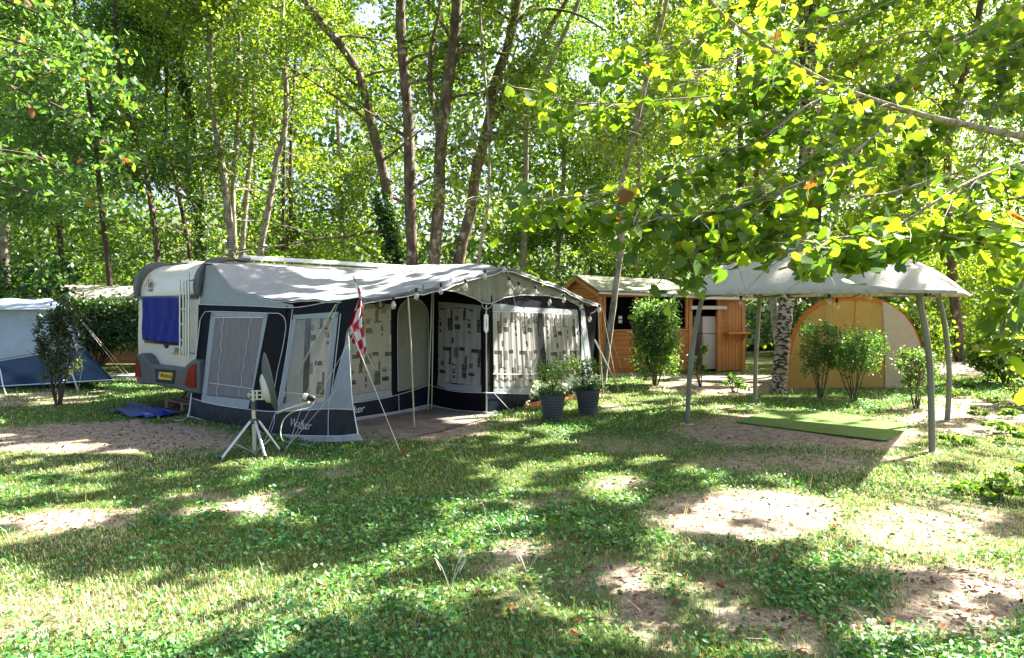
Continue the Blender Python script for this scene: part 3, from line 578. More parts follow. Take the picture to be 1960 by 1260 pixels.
# branch of another lime in the top left corner
lime2 = thing('lime_tree', (-12.5, 8.5, 0), 'lime tree with dull green leaves reaching in from the left', 'tree')
MB().tube(spline([(-12.5, 8.5, -.05), (-12.4, 8.5, 3), (-12.6, 8.5, 8)], 6), [.22-.01*i for i in range(13)], 10).build('trunk', M['bark'], lime2, smooth=60)
lb = MB(); LC = []; lsz = .1
for k, (pts, nl) in enumerate([([(-350,20,11),(-60,60,11),(60,90,11),(150,130,11),(215,190,11)], 220), ([(-350,160,10.5),(-60,150,10.5),(80,190,10.5),(170,240,10.4),(230,300,10.3)], 150), ([(-350,-80,10.5),(-60,-20,10.5),(60,20,10.5),(150,60,10.5),(200,110,10.5)], 150),
        ([(-350,300,10.5),(-60,330,10.5),(60,370,10.4),(160,380,10.3),(220,400,10.2)], 130), ([(-350,240,11),(-60,280,11),(70,300,11),(130,340,11)], 90), ([(-350,120,10),(-40,100,10),(40,130,10),(110,150,10)], 110)]):
    q = spline([P(*p) for p in pts], 5); lb.tube(q, [.03-.0012*i for i in range(len(q))], 6); 
    for _ in range(nl//6):
        i = random.randrange(3, len(q)); tq = branch_pts(q[i], (random.uniform(-.3, 1), random.uniform(-1, 1), random.uniform(-.5, .4)), random.uniform(.3, .8), 4); lb.tube(tq, [.006, .005, .004, .003, .002], 4, cap=False); twig_leaves(tq, 12, .2)
lb.build('branches', M['barkd'], lime2, smooth=60)
leaf_mesh('foliage', np.array([tuple(p) for p in LC]), .12, [(.05, .12, .03), (.07, .15, .03), (.10, .17, .03), (.2, .16, .02), (.2, .07, .03)], M['limeleaf'], lime2, tpl='oval', up=.5, wts=[.35, .35, .24, .03, .03])

# ------------------------------------------------------------------ caravan and awning frame of reference
A0 = Vector((-4.96, 10.8, 0)); U = Vector((.617, .787, 0)).normalized(); Vv_ = Vector((.787, -.617, 0)).normalized(); Z = Vector((0, 0, 1))
def L(t, d, z=0): return A0+U*t+Vv_*d+Z*z
W1 = Plane(L(0, 0, 1.8), (L(-.18, 1, 0)-L(0, 1, 1.8)).cross(Vv_))
W2 = Plane(L(0, 3.5, 0), Vv_); W3 = Plane(L(0, 2.4, 0), Vv_); W4 = Plane(L(2.86, 0, 0), U)
# grass: blades, ground cover, dry leaves
def ground_pts(n, mix=.55, y1=17):
    k = int(n*mix); py = RNG.uniform(700, 1400, k); px = RNG.uniform(-260, 2220, k); Y = H*F/(py-HY); a = np.stack([(px-CX)/F*Y, Y], 1)
    n2 = n-k; yy = RNG.uniform(0, 1, n2)**.75*(y1-2.2)+2.2; xx = RNG.uniform(-.95, .95, n2)*yy; b = np.stack([xx, yy], 1)
    p = np.concatenate([a, b]); r = p-np.array([A0.x, A0.y]); t_ = r@np.array([U.x, U.y]); d_ = r@np.array([Vv_.x, Vv_.y])
    ins = (t_ > -.12) & (t_ < 6.4) & (d_ > -2.2) & (d_ < 3.35) & ~((t_ < 2.8) & (d_ > 3.3)); return p[~ins]
def sunlit_pale(p):
    # sunlight painted into the blades as pale straw over the sunlit lawn
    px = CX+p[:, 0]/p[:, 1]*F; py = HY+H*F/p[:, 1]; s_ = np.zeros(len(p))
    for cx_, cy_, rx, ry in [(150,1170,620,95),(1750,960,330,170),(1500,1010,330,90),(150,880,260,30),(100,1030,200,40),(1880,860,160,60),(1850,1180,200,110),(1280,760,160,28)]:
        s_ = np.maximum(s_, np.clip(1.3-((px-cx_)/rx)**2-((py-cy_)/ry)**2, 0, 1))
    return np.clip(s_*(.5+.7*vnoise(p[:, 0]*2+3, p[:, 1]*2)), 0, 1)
def blades(name, n, hgt, wid, pal, keepf, label, wts=None, mix=.55):
    p = ground_pts(n, mix); p = p[keepf(p)]; N = len(p); a = RNG.uniform(0, 2*np.pi, N); h = hgt*RNG.uniform(.5, 1.4, N)*(.7+.6*vnoise(p[:, 0]*1.5, p[:, 1]*1.5)); w_ = np.maximum(wid, .0011*p[:, 1])
    ln = RNG.uniform(.1, 1.1, N)*h; dx, dy = np.cos(a), np.sin(a); sx, sy = -dy*w_, dx*w_
    b = np.stack([p[:, 0], p[:, 1], np.zeros(N)], 1); S = np.stack([sx, sy, np.zeros(N)], 1); D = np.stack([dx, dy, np.zeros(N)], 1)*ln[:, None]; Hh = np.stack([np.zeros(N)]*2+[h], 1)
    V4 = np.stack([b-S*.5, b+S*.5, b+D*.35+Hh*.62+S*.4, b+D*.35+Hh*.62-S*.4, b+D+Hh+S*.06, b+D+Hh-S*.06], 1)
    pal = np.array(pal); col = pal[RNG.choice(len(pal), N, p=wts)]*RNG.uniform(.75, 1.25, (N, 1)); dk = RNG.random(N) < sunlit_pale(p)*.62; col[dk] = np.array([.52, .50, .30])*RNG.uniform(.7, 1.15, (dk.sum(), 1))
    o = raw_mesh(name, V4, [(0, 1, 2, 3), (3, 2, 4, 5)], col, M['grass'], None, 'stuff'); tag(o, label, 'grass'); return o
gk = lambda s0, s1: (lambda p: RNG.random(len(p)) > np.clip((soil(p[:, 0], p[:, 1])-s0)/(s1-s0), 0, .97))
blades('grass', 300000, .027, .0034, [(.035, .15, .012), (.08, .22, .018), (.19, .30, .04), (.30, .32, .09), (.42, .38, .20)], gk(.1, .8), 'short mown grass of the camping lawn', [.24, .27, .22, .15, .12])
blades('grass', 1500, .13, .005, [(.10, .16, .03), (.14, .19, .04), (.3, .27, .15)], gk(.2, .9), 'taller grass tufts standing out of the lawn', mix=.3)
p = ground_pts(150000, .5); pat = vnoise(p[:, 0]*.9+20, p[:, 1]*.9+4)*.6+vnoise(p[:, 0]*3, p[:, 1]*3)*.4
p = p[(RNG.random(len(p)) < np.clip((pat-.25)*2.2, .12, 1)*np.clip(1.05-soil(p[:, 0], p[:, 1])*1.4, .03, 1))]
c = np.stack([p[:, 0], p[:, 1], RNG.uniform(.008, .045, len(p))], 1)
dq = sunlit_pale(c[:, :2]); c = c[RNG.random(len(c)) > dq*.6]
o = leaf_mesh('ground_cover', c, np.clip(.030+.0012*c[:, 1], .03, .045), [(.018, .12, .018), (.035, .18, .03), (.07, .24, .035), (.16, .32, .07)], M['grass'], None, tpl='oval', up=1.6, flat=.75, kind='stuff'); tag(o, 'clover and plantain leaves among the grass', 'ground cover')
p = ground_pts(30000, .35, 20); r = soil(p[:, 0], p[:, 1]); px_ = CX+p[:, 0]/p[:, 1]*F; p = p[RNG.random(len(p)) < (.07+.40*r+.5*r*(px_ < 460))]
c = np.stack([p[:, 0], p[:, 1], RNG.uniform(.008, .02, len(p))], 1)
o = leaf_mesh('leaf_litter', c, .038, [(.13, .065, .03), (.20, .12, .07), (.08, .045, .025), (.30, .22, .15)], M['dry'], None, tpl='oval', up=2, flat=.6, kind='stuff'); tag(o, 'small dry brown leaves scattered over soil and lawn', 'leaf litter')
p = ground_pts(14000, .5, 14); r = soil(p[:, 0], p[:, 1]); p = p[RNG.random(len(p)) < r*.5]; N = len(p); s_ = RNG.uniform(.003, .010, N)[:, None, None]
V8 = np.array([[-1, -1, -.3], [1, -.8, -.3], [.9, 1, -.3], [-.8, .9, -.3], [-.5, -.5, .7], [.6, -.4, .6], [.5, .6, .75], [-.5, .4, .6]])
Vp = np.concatenate([p, np.full((N, 1), .006)], 1)[:, None]+V8[None]*s_*RNG.uniform(.6, 1.3, (N, 1, 3))
o = raw_mesh('pebbles', Vp, [(4, 5, 6, 7), (0, 1, 5, 4), (1, 2, 6, 5), (2, 3, 7, 6), (3, 0, 4, 7)], np.array([[.36, .31, .26]])*RNG.uniform(.4, 1.2, (N, 1)), M['dry'], None, 'stuff'); tag(o, 'small stones and crumbs of soil on the worn patches', 'pebbles')
p = ground_pts(2600, .5, 14); N = len(p); a = RNG.uniform(0, 6.28, N); ln = RNG.uniform(.03, .13, N); dx = np.stack([np.cos(a), np.sin(a)*1, RNG.normal(0, .12, N)], 1)*ln[:, None]; sd_ = np.stack([-np.sin(a), np.cos(a), np.zeros(N)], 1)*.002; b0_ = np.concatenate([p, np.full((N, 1), .014)], 1); up_ = np.array([0, 0, .003])
Vt = np.stack([b0_-sd_, b0_+sd_, b0_+up_, b0_+dx-sd_, b0_+dx+sd_, b0_+dx+up_], 1); o = raw_mesh('twigs', Vt, [(0, 1, 4, 3), (1, 2, 5, 4), (2, 0, 3, 5)], np.array([[.20, .14, .09]])*RNG.uniform(.5, 1.5, (N, 1)), M['dry'], None, 'stuff'); tag(o, 'thin dead twigs scattered over the lawn', 'twigs')
# bigger curled fallen leaves
FL = [(922,970),(1032,1074),(918,1140),(980,1168),(1100,1220),(1052,1050),(1128,1092),(1297,1136),(1292,1162),(1380,1130),(1430,1046),(1405,1060),(1485,1075),(1350,960),(1600,1015),(1628,1052),(1705,1195),(1800,1205),(1850,1180),(1900,1190),(1870,1130),(1820,1230),(1105,1195),(985,1178),(1240,1152),(1240,1010),(1213,922),(1535,1190),(1640,1210),(1065,1072)]
V, Fc = TPL['heart']; V = V*np.array([.8, 1, 1]); V[5] = (.05, .5, -.1)
for i, (px, py) in enumerate(FL):
    g = G(px, py); me = bpy.data.meshes.new('fallen_leaf'); s = random.uniform(.04, .062); a = random.uniform(0, 6.28); tl = random.uniform(-.5, .5)
    vs = []
    for x, y, z in V:
        z = z*2+1.3*x*x*random.uniform(.5, 1.6)+.3*y*y+random.gauss(0, .04); X = x*math.cos(a)-y*math.sin(a); Y_ = x*math.sin(a)+y*math.cos(a); vs.append((X*s, (Y_*math.cos(tl)-z*math.sin(tl))*s, (Y_*math.sin(tl)+z*math.cos(tl))*s))
    mz = min(v[2] for v in vs); me.from_pydata([(x, y, z-mz) for x, y, z in vs], [], Fc)
    ca = me.color_attributes.new('Col', 'FLOAT_COLOR', 'POINT'); cc = random.choice([(.22, .07, .03), (.30, .11, .04), (.16, .06, .03), (.28, .15, .08)]); ca.data.foreach_set('color', list(cc+(1,))*len(vs))
    o = finish(me, 'fallen_leaf', M['dry'], None, 180); o.location = (g.x, g.y, .015); tag(o, 'curled rusty-brown fallen leaf lying on the lawn', 'fallen leaf', 'curled fallen leaves on the lawn')
for px, py, lab in [(862,1128,'tall seed-headed grass stalks at the front left of the lawn'),(1010,1100,'bent dry seed-headed grass stalks in mid lawn')]:
    g = G(px, py); mb = MB()
    for i in range(4):
        a = random.uniform(0, 6.28); h = random.uniform(.14, .24); e = g+Vector((math.cos(a)*.1, math.sin(a)*.06, h)); mb.tube(spline([g+Vector((0, 0, -.01)), g.lerp(e, .5)+Z*.03, e], 4), [.0015]*9, 4); d = (e-g).normalized(); mb.tube([e-d*.09, e-d*.05, e], [.0015, .0032, .001], 5)
    tag(mb.build('grass_stalks', M['rope'], None, smooth=60), lab, 'grass stalks')

# ------------------------------------------------------------------ caravan
car = thing('caravan', L(2.6, -1.1), 'white caravan with dark grey corner caps parked behind the striped awning', 'caravan')
def prof(inset=0):
    q = [(0+inset, .42), (-.02+inset, 1.2), (0+inset, 1.9)]
    for i in range(9):
        a = math.pi/2*i/8; q.append((.0+.50*(1-math.cos(a)), 1.98+.5*math.sin(a)))
    q += [(4.6, 2.50)]
    for i in range(1, 9):
        a = math.pi/2*i/8; q.append((4.6+.65*math.sin(a), 1.9+.6*math.cos(a)))
    q += [(5.3, .9), (5.1, .42)]; return q
pf = prof(); mb = MB(); mb.prism([L(t, -.02, z) for t, z in pf], -Vv_*2.16); mb.build('body', M['body'], car, smooth=35, bevel=.02)
R = Plane(L(-.025, 0, 0), U)                      # rear face
def capm(d0, wdt):
    mb = MB(); prof_o = []; prof_i = []
    for i in range(13):
        a = math.pi/2*i/12; th = .13*math.sin(math.pi*min(max(i/12, .0), 1)*.85+.25); prof_i.append((.55*(1-math.cos(a))-.01, 1.9+.59*math.sin(a))); prof_o.append((.55*(1-math.cos(a))-.02-th*math.cos(a)*.9, 1.9+(.59+th)*math.sin(a)))
    pts = prof_o+[(.85, 2.56), (.85, 2.48)]+prof_i[::-1]; mb.prism([L(t, d0, z) for t, z in pts], Vv_*wdt); return mb
capm(-.10, .16).build('corner_cap', M['trim'], car, smooth=50, bevel=.02); capm(-2.25, .16).build('corner_cap', M['trim'], car, smooth=50, bevel=.02)
mb = MB(); mb.box(L(2.75, -.03, 2.56), 4.0, .07, .07, math.atan2(U.y, U.x)); mb.build('roof_rail', M['white'], car, bevel=.01)
mb = MB(); mb.box(L(2.75, -2.15, 2.56), 4.0, .07, .07, math.atan2(U.y, U.x)); mb.build('roof_rail', M['white'], car, bevel=.01)
mb = MB(); mb.boxf(L(-.05, -2.17, 1.86), Vv_*2.14, U*.05, Z*.055); mb.build('seam_strip', M['trim'], car, bevel=.008)
mb = MB(); slab(mb, R, [(276,574),(350,574),(346,662),(276,656)], 0, .02); mb.build('rear_window', M['glassd'], car)
Rb = Plane(L(-.05, 0, 0), U); mb = MB()
Rp = Plane(L(-.195, 0, 0), U)
pts = [Rp.at(x, y) for x, y in [(262,735),(258,700),(260,681),(269,676),(276,681),(286,698),(318,702),(350,707),(357,697),(369,688),(380,690),(381,755),(363,752),(349,749),(320,741),(293,737)]]
mb.prism(pts, U*.18); bo = mb.build('bumper', M['trim'], car, smooth=40, bevel=.025)
Rp = Plane(L(-.195, 0, 0), U)
mb = MB(); slab(mb, Rp, [(296,706),(337,709),(334,736),(298,732)], -.02, .022); mb.build('plate_recess', M['rubber'], bo, bevel=.004)
mb = MB(); slab(mb, Rp, [(305,712),(330,714),(328.5,728),(303.5,726)], .004, .006); pl_o = mb.build('number_plate', M['yellow'], car)
mb = MB(); slab(mb, Rp, [(301.5,711.7),(305,712),(303.5,726),(300,725.7)], .004, .0062); mb.build('plate_band', M['blueink'], pl_o)
for pts_ in ([(259,684),(265,694),(269,722),(258,722)], [(368,697),(360,705),(352,737),(364,743),(374,742),(374,697)]):
    mb = MB(); slab(mb, Rp, pts_, -.015, .03); mb.build('tail_light', M['red'], car, bevel=.006)
def text(s, pl, px, py, size, name, m_, parent, off=.012, ex=.001, shear=0, right=None, font_off=0):
    cu = bpy.data.curves.new('t', 'FONT'); cu.body = s; cu.size = size; cu.extrude = ex; cu.shear = shear; cu.align_x = 'CENTER'; cu.align_y = 'CENTER'; cu.offset = font_off
    to = bpy.data.objects.new('t', cu); sc.collection.objects.link(to); dg = bpy.context.evaluated_depsgraph_get(); me = bpy.data.meshes.new_from_object(to.evaluated_get(dg)); bpy.data.objects.remove(to)
    b = base_of(parent); o_ = pl.at(px, py, off); xr = (right or Vv_).normalized(); n_ = pl.n; yr = n_.cross(xr).normalized()
    if yr.z < 0: yr = -yr
    for v in me.vertices: v.co = o_+xr*v.co.x+yr*v.co.y+n_*v.co.z-b
    me.name = name; return finish(me, name, m_, parent)
text('WB-RN-56', Rp, 317.3, 720.2, .088, 'plate_lettering', M['ink'], pl_o, .012, font_off=.001)
text('500', R, 337, 671, .11, 'model_number', M['ink'], car, .004, shear=.25)
mb = MB(); slab(mb, R, [(329,675),(352,677),(352,679.5),(329,678)], .002, .003); mb.build('gold_underline', M['gold'], car)
RL = Plane(L(.02, 0, 0), U)
mb = MB()
for a_, b_, w_ in [((288,524),(277,549),1.0), ((277,549),(279,558),.7)]: slab(mb, RL, [(a_[0], a_[1]), (a_[0]+w_, a_[1]+1), (b_[0]+w_*1.4, b_[1]), (b_[0]-w_*.3, b_[1]-1)], .03, .003)
mb.build('gold_streak', M['gold'], car)
mb = MB()
for seg in [((284,535),(291.5,535),(291.5,535.7),(284,535.7)), ((284,553),(291.5,553),(291.5,553.7),(284,553.7)), ((284,535),(284.7,535),(284.7,553),(284,553)), ((291,535),(291.6,535),(291.6,553),(291,553))]: slab(mb, RL, seg, .03, .003)
for ox, oy in ((0, 0), (-1.6, 5)):               # two swallows
    slab(mb, RL, [(287+ox, 537+oy), (288.6+ox, 538+oy), (290.6+ox, 543+oy), (290+ox, 548+oy), (288.8+ox, 543+oy), (286.6+ox, 546.5+oy), (287.4+ox, 541+oy)], .032, .003)
lg = mb.build('swallow_emblem', M['ink'], car)
text('KNAUS', RL, 287.6, 556.5, .055, 'maker_lettering', M['ink'], lg, .03)
# ladder
LP = Plane(L(-.13, 0, 0), U); mb = MB()
for x, y0, y1 in [(344.5,536,679),(351,538,681),(356.5,536,683),(361.5,523,685)]: mb.tube([LP.at(x, y0), LP.at(x, y1)], .016, 8)
for y in (562, 592, 621, 651): mb.tube([LP.at(344, y), LP.at(357, y+.6)], .013, 8)
for y in (536, 564, 676): mb.tube([LP.at(361, y), R.at(372, y, .01)], .016, 6); mb.tube([LP.at(345, y), R.at(347, y, .01)], .014, 6)
mb.build('ladder', M['alu'], car, smooth=60)
mb = MB(); mb.lathe(R.at(318, 656, .0), [(.10, 0), (.09, .012), (.03, .02)], 18, R.n); mb.build('brake_lamp', M['glassd'], car, smooth=50)
for d in (-.28, -2.0):
    c_ = L(2.9, d, .33); wh = MB(); ring = [(.20, -.09), (.30, -.10), (.33, -.06), (.33, .06), (.30, .10), (.20, .09)]
    wh.lathe(c_, ring, 24, Vv_); w_o = wh.build('wheel', M['rubber'], car, smooth=40); rm = MB(); rm.lathe(c_, [(.05, -.11), (.19, -.095), (.2, 0), (.19, .095), (.05, .11)], 20, Vv_); rm.build('rim', M['alu'], w_o, smooth=40)
ch = MB(); ch.boxf(L(.3, -1.9, .30), Vv_*1.65, U*4.6, Z*.13); ch.build('chassis', M['rubber'], car)
for t_j, d in ((.55, -.45), (.55, -1.75), (4.6, -.45), (4.6, -1.75)): jm = MB(); jm.tube([L(t_j+.2, d, .34), L(t_j, d, .04)], .022, 6); jm.box(L(t_j, d, .02), .16, .16, .03); jm.build('corner_steady', M['trim'], car)
tw = cloth(R, [(273,569.5),(344,570),(341,658),(275,651)], .055, 'blue_cloth', M['towel'], None, .018, 21); tag(tw, 'deep blue cloth hung over the caravan\'s rear window', 'cloth')
# cloth hem irregular
tp = MB(); g0 = [G(208,793), G(262,776), G(350,796), G(278,806)]
def tarpf(a, b):
    p = (g0[0]*(1-a)+g0[1]*a)*(1-b)+(g0[3]*(1-a)+g0[2]*a)*b
    return p+Z*(.03+.05*abs(math.sin(a*11+b*5))*vnoise(a*5, b*4)+.03*math.sin(a*23+b*17)*.5+.012)+Vector((.05*math.sin(b*9), .05*math.sin(a*11), 0))
tag(tp.grid(tarpf, 30, 20).build('tarpaulin', M['tarp'], None, smooth=50, thick=.004), 'crumpled blue tarpaulin on the ground behind the caravan', 'tarpaulin')
pa = thing('pallet', L(.45, -.9, 0), 'weathered wooden pallet pushed under the rear of the caravan', 'pallet')
for i in range(5): m1 = MB(); m1.boxf(L(.05+i*.2, -1.3, .12), Vv_*1.15, U*.12, Z*.02); m1.build('top_board', M['pallet'], pa)
for d in (-1.3, -.75, -.25):
    for t_ in (.05, .47, .87): m1 = MB(); m1.boxf(L(t_, d, .02), Vv_*.1, U*.12, Z*.1); m1.build('block', M['pallet'], pa)
for d in (-1.3, -.75, -.25): m1 = MB(); m1.boxf(L(.05, d, 0), Vv_*.1, U*.95, Z*.02); m1.build('bottom_board', M['pallet'], pa)

# ------------------------------------------------------------------ awning
aw = thing('caravan_awning', L(3, 1.7), 'grey and black awning tent with gabled porch and patterned curtains beside the caravan', 'awning')
def interp(x, xs, ys): return float(np.interp(x, xs, ys))
TS, ZF = [0, .9, 1.81, 3.3, 4.8, 6.35], [1.80, 1.92, 2.07, 2.42, 2.16, 1.74]
def eave(t): return interp(t, TS, ZF)
def roofz(t, d):
    md = interp(d, [0, .43, 2.5, 3.5], [2.47, 2.42, 1.79, 1.775]); mc = interp(d, [0, .43, .97, 1.69, 2.5, 3.5], [2.45, 2.41, 2.02, 1.87, 1.77, 1.79])
    w_ = math.exp(-t/.7); m_ = md*(1-w_)+mc*w_; g = eave(t)+.09*math.sin(math.pi*min(d/3.5, 1))*max(0, 1-abs(t-3.3)/3)
    k = 14; s = math.log(math.exp(k*m_)+math.exp(k*g))/k-.02
    return min(s, 2.53)+.010*math.sin(t*4+d*5+math.sin(t*9))*min(1, d)+.007*math.sin(t*23+3*math.sin(d*3))*(d/3.5)+.006*math.sin(d*17+t*5)
def roofp(a, b):
    t, d = 6.38*a-.02, 3.56*b; return L(t, d, roofz(t, min(d, 3.5)) if b < 1 else roofz(t, 3.5)-.01)
MB().grid(roofp, 110, 46).build('roof', M['roof'], aw, smooth=60, thick=.006)
def edge_t(z_off, w_=.07, t0=0, t1=6.36):
    return lambda a, b: L(t0+(t1-t0)*a, 3.565+.01*math.sin(a*70), roofz(t0+(t1-t0)*a, 3.5)-.005-w_*b-z_off)
MB().grid(edge_t(0, .06), 100, 2).build('roof_hem', M['hem'], aw, smooth=60, thick=.004)
mb = MB(); mb.tube([L(6.36*a/40, 3.575, roofz(6.36*a/40, 3.5)-.068) for a in range(41)], .008, 6)
mb.tube([L(0, 3.56*a/30, roofz(0, 3.56*a/30)-.02) for a in range(3, 31)], .009, 6); mb.build('edge_piping', M['pipe'], aw, smooth=60)
# gusset at the rear end
mb = MB(); slab(mb, W1, [(380,588),(376,531),(380,517),(388,509),(410,506),(445,553),(496,570),(561,584),(561,591),(480,592)], -.01, .006); mb.build('end_gusset', M['grey'], aw)
# side wall W1
mb = MB(); slab(mb, W1, [(380,583),(561,589),(556,610),(541,700),(527,787),(521,834),(459,826),(361,797),(367,762),(377,661)], -.004, .005)
slab(mb, W1, [(561,588),(687,569),(683,577),(655,598),(561,603)], .0, .004)
slab(mb, W1, [(655,575),(687,571),(664,632),(637,742),(630,762),(648,597)], .006, .004); mb.build('side_wall', M['black'], aw)
mb = MB(); slab(mb, W1, [(366,763),(411,775),(475,784),(528,788),(521,834),(459,826),(361,797)], .003, .004)
slab(mb, W1, [(528,789),(626,783),(677,784),(685,832),(629,836),(516,831)], .003, .004); mb.build('side_valance', M['navy'], aw)
mb = MB()
for pts_ in ([(404,597),(513,600),(510,608),(403,606)], [(404,597),(412,606),(395,758),(385,770)], [(513,600),(504,607),(479,765),(475,781),(486,740)], [(385,770),(394,757),(479,766),(475,782),(411,775)],
             [(564,603),(648,597),(646,608),(563,611)], [(562,601),(567,610),(541,774),(530,788)], [(648,597),(639,608),(621,771),(626,783),(632,750)], [(540,773),(622,769),(626,783),(530,788)],
             [(667,634),(673,753),(677,785),(626,783),(637,742)]): slab(mb, W1, pts_, .006, .004)
mb.build('window_surround', M['grey'], aw)
cloth(W1, [(410,605),(505,606),(479,767),(394,759)], .005, 'window_gauze', M['mesh'], aw, .002, 20)
mb = MB(); slab(mb, W1, [(564,608),(642,606),(624,772),(539,776)], .001, .002); mb.build('window_film', M['film2'], aw)
mb = MB(); slab(mb, W1, [(356,799),(361,796),(462,825),(516,831),(629,835),(687,831),(693,843),(640,846),(560,845),(513,840),(462,834),(376,818),(358,808)], .012, .006); mb.build('mud_skirt', M['skirt'], aw)
mb = MB()
for pts_ in ([(383,613),(390,601),(404,596.5),(513,599.5),(537,602),(547,620),(542,661),(530,716),(523,760)], [(383,613),(377,661),(371,716),(363,777),(359,797)], [(366,762),(411,774),(475,783.5),(528,788),(626,783),(677,784.5)],
             [(560,592),(548,680),(534,760),(527,790),(524,812),(517,831)], [(361,796),(462,825),(516,831),(629,835),(685,831)], [(380,583),(480,586),(561,589),(620,580),(687,569)], [(667,636),(673,753),(677,784),(685,832)], [(652,600),(641,700),(633,760),(629,785),(628,835)]): piping(mb, W1, pts_, .014, .0055)
for pts_ in ([(400,733),(486,744.5)], [(542,751),(623,758)]): piping(mb, W1, pts_, .012, .005)
for x0, x1 in ((428,415), (481,457)):             # wavy draw cords
    piping(mb, W1, [(x0+(x1-x0)*k/14+1.8*math.sin(k*2.3), 608+150*k/14) for k in range(15)], .012, .004, 3)
mb.build('piping', M['pipe'], aw, smooth=60)
MB().tube([W1.at(411, 608, .012), W1.at(503, 608, .012)], .006, 6).build('curtain_rail', M['white'], aw)
tx = text('Walker', W1, 574, 812, .155, 'side_lettering', M['pipe'], aw, .016, shear=.3, font_off=-.002, right=Vv_)
mb = MB(); slab(mb, W1, [(572,820),(590,821),(590,822),(572,821)], .014, .002); mb.build('lettering_underline', M['pipe'], aw)

# curtain print: every cell of the cloth gets its own ink, as printed fabric
cm = [mat('curtain_cloth', (.74, .70, .71), .85, var=.07, bump=.15, trans=.3), mat('curtain_print_dark', (.02, .02, .018), .85, trans=.1), mat('curtain_print_grey', (.22, .21, .20), .85, trans=.2)]
def pat(a, z):
    j = math.floor(z/.60); a += .25*(j % 2); u_, w_ = a % .50, z % .60; r = lambda x0, x1, y0, y1: x0 <= u_ < x1 and y0 <= w_ < y1
    if r(.05, .14, .08, .25): return 1 if (int(w_/.016) % 2 == 0 or u_ > .12 or u_ < .066) else 2
    if r(.10, .13, .25, .36): return 1
    if r(.20, .36, .42, .47) or r(.315, .36, .25, .42): return 1
    if r(.30, .42, .235, .25): return 1
    if r(.40, .435, .06, .235) and int(w_/.032) % 3: return 1
    if r(.17, .27, .11, .165): return 1
    if r(.40, .48, .34, .47): return 2
    if r(.0, .09, .43, .475): return 1
    if r(.17, .24, .22, .28): return 2
    if r(.36, .395, .52, .59): return 1
    return 0
def curtain(pl, c4, off, name='curtain'):
    c = [pl.at(x, y, off) for x, y in c4]; wd = (c[1]-c[0]).length; ht = (c[3]-c[0]).length; nu, nv = int(wd/.013), int(ht/.016)
    def fn(a, b):
        p = (c[0]*(1-a)+c[1]*a)*(1-b)+(c[3]*(1-a)+c[2]*a)*b
        return p+pl.n*(.006*math.sin(a*wd*42+.8*math.sin(b*3))+.002*math.sin(a*wd*95))
    sd = random.random()
    return MB().grid(fn, nu, nv, mfn=lambda a, b: pat((a*wd+sd+.010*math.sin(b*9))/1.28, (1-b)*ht/1.28)).build(name, cm, aw, smooth=70)
def wallpiece(pl, name, m_, polys, off, th=.004):
    for q in polys: o_ = slab(MB(), pl, q, off, th).build(name, M[m_], aw)
    return o_
# recess back wall W3
wallpiece(W3, 'recess_wall', 'black', [[(548,586),(640,583),(700,570),(830,556),(826,640),(820,796),(700,820),(540,842)]], -.01)
wallpiece(W3, 'recess_panel', 'grey', [[(690,583),(749,582),(749,592),(690,594)], [(640,760),(668,757),(749,745),(751,758),(668,772),(640,776)], [(556,612),(584,612),(578,790),(546,790)]], .0)
curtain(W3, [(662,593),(748,592),(749,745),(662,757)], .012); curtain(W3, [(596,600),(640,598),(640,772),(590,776)], .012)
mb = MB(); slab(mb, W3, [(660,592),(749,591),(750,746),(660,758)], .035, .002); mb.build('window_film', M['film'], aw)
arch = [(762,750),(761,680),(761,620)]+[(790.5-29.5*math.cos(a), 607-36*math.sin(a)) for a in [math.pi*k/10 for k in range(1, 10)]]+[(820,618),(820.5,737)]
wallpiece(W3, 'arched_door', 'olive', [arch], .002)
wallpiece(W3, 'wall_valance', 'navy', [[(668,772),(758,757),(821,737),(821,775),(760,789),(675,802)]], .004)
wallpiece(W3, 'mud_skirt', 'skirt', [[(640,808),(675,801),(760,788),(821,774),(820,794),(760,801),(684,815),(640,822)]], .01)
mb = MB()
for q in ([(664,772),(700,768),(758,757),(821,737)], [(640,808),(675,801),(760,788),(821,774)], arch, [(763,757),(764,788)], [(666,592),(748,591)], [(660,720),(749,704)]): piping(mb, W3, q, .03, .005, 3)
mb.build('piping', M['pipe'], aw, smooth=60)
text('Walker', W3, 672, 786, .16, 'wall_lettering', M['pipe'], aw, .016, shear=.3, right=U)
# recess side wall W4
wallpiece(W4, 'porch_side_wall', 'black', [[(818,560),(850,552),(905,566),(927,578),(929,803),(876,803),(820,794)]], -.01)
wallpiece(W4, 'side_panel_trim', 'grey', [[(838,578),(870,580),(921,585),(921,594),(880,588),(840,590)], [(837,729),(870,736),(921,738),(921,752),(890,750),(857,746),(837,738)]], .0)
curtain(W4, [(840,588),(921,592),(920,739),(838,730)], .012)
mb = MB(); slab(mb, W4, [(839,587),(921,592),(921,739),(837,731)], .035, .002); mb.build('window_film', M['film'], aw)
wallpiece(W4, 'mud_skirt', 'skirt', [[(821,774),(873,785),(932,789),(932,803),(876,803),(821,794)]], .008)
mb = MB()
for q in ([(820,736),(857,747),(890,751),(932,752)], [(821,774),(873,785),(932,789)], [(840,589),(880,587.5),(920,593)], [(838,706),(920,716)]): piping(mb, W4, q, .03, .005, 4)
mb.build('piping', M['pipe'], aw, smooth=60)
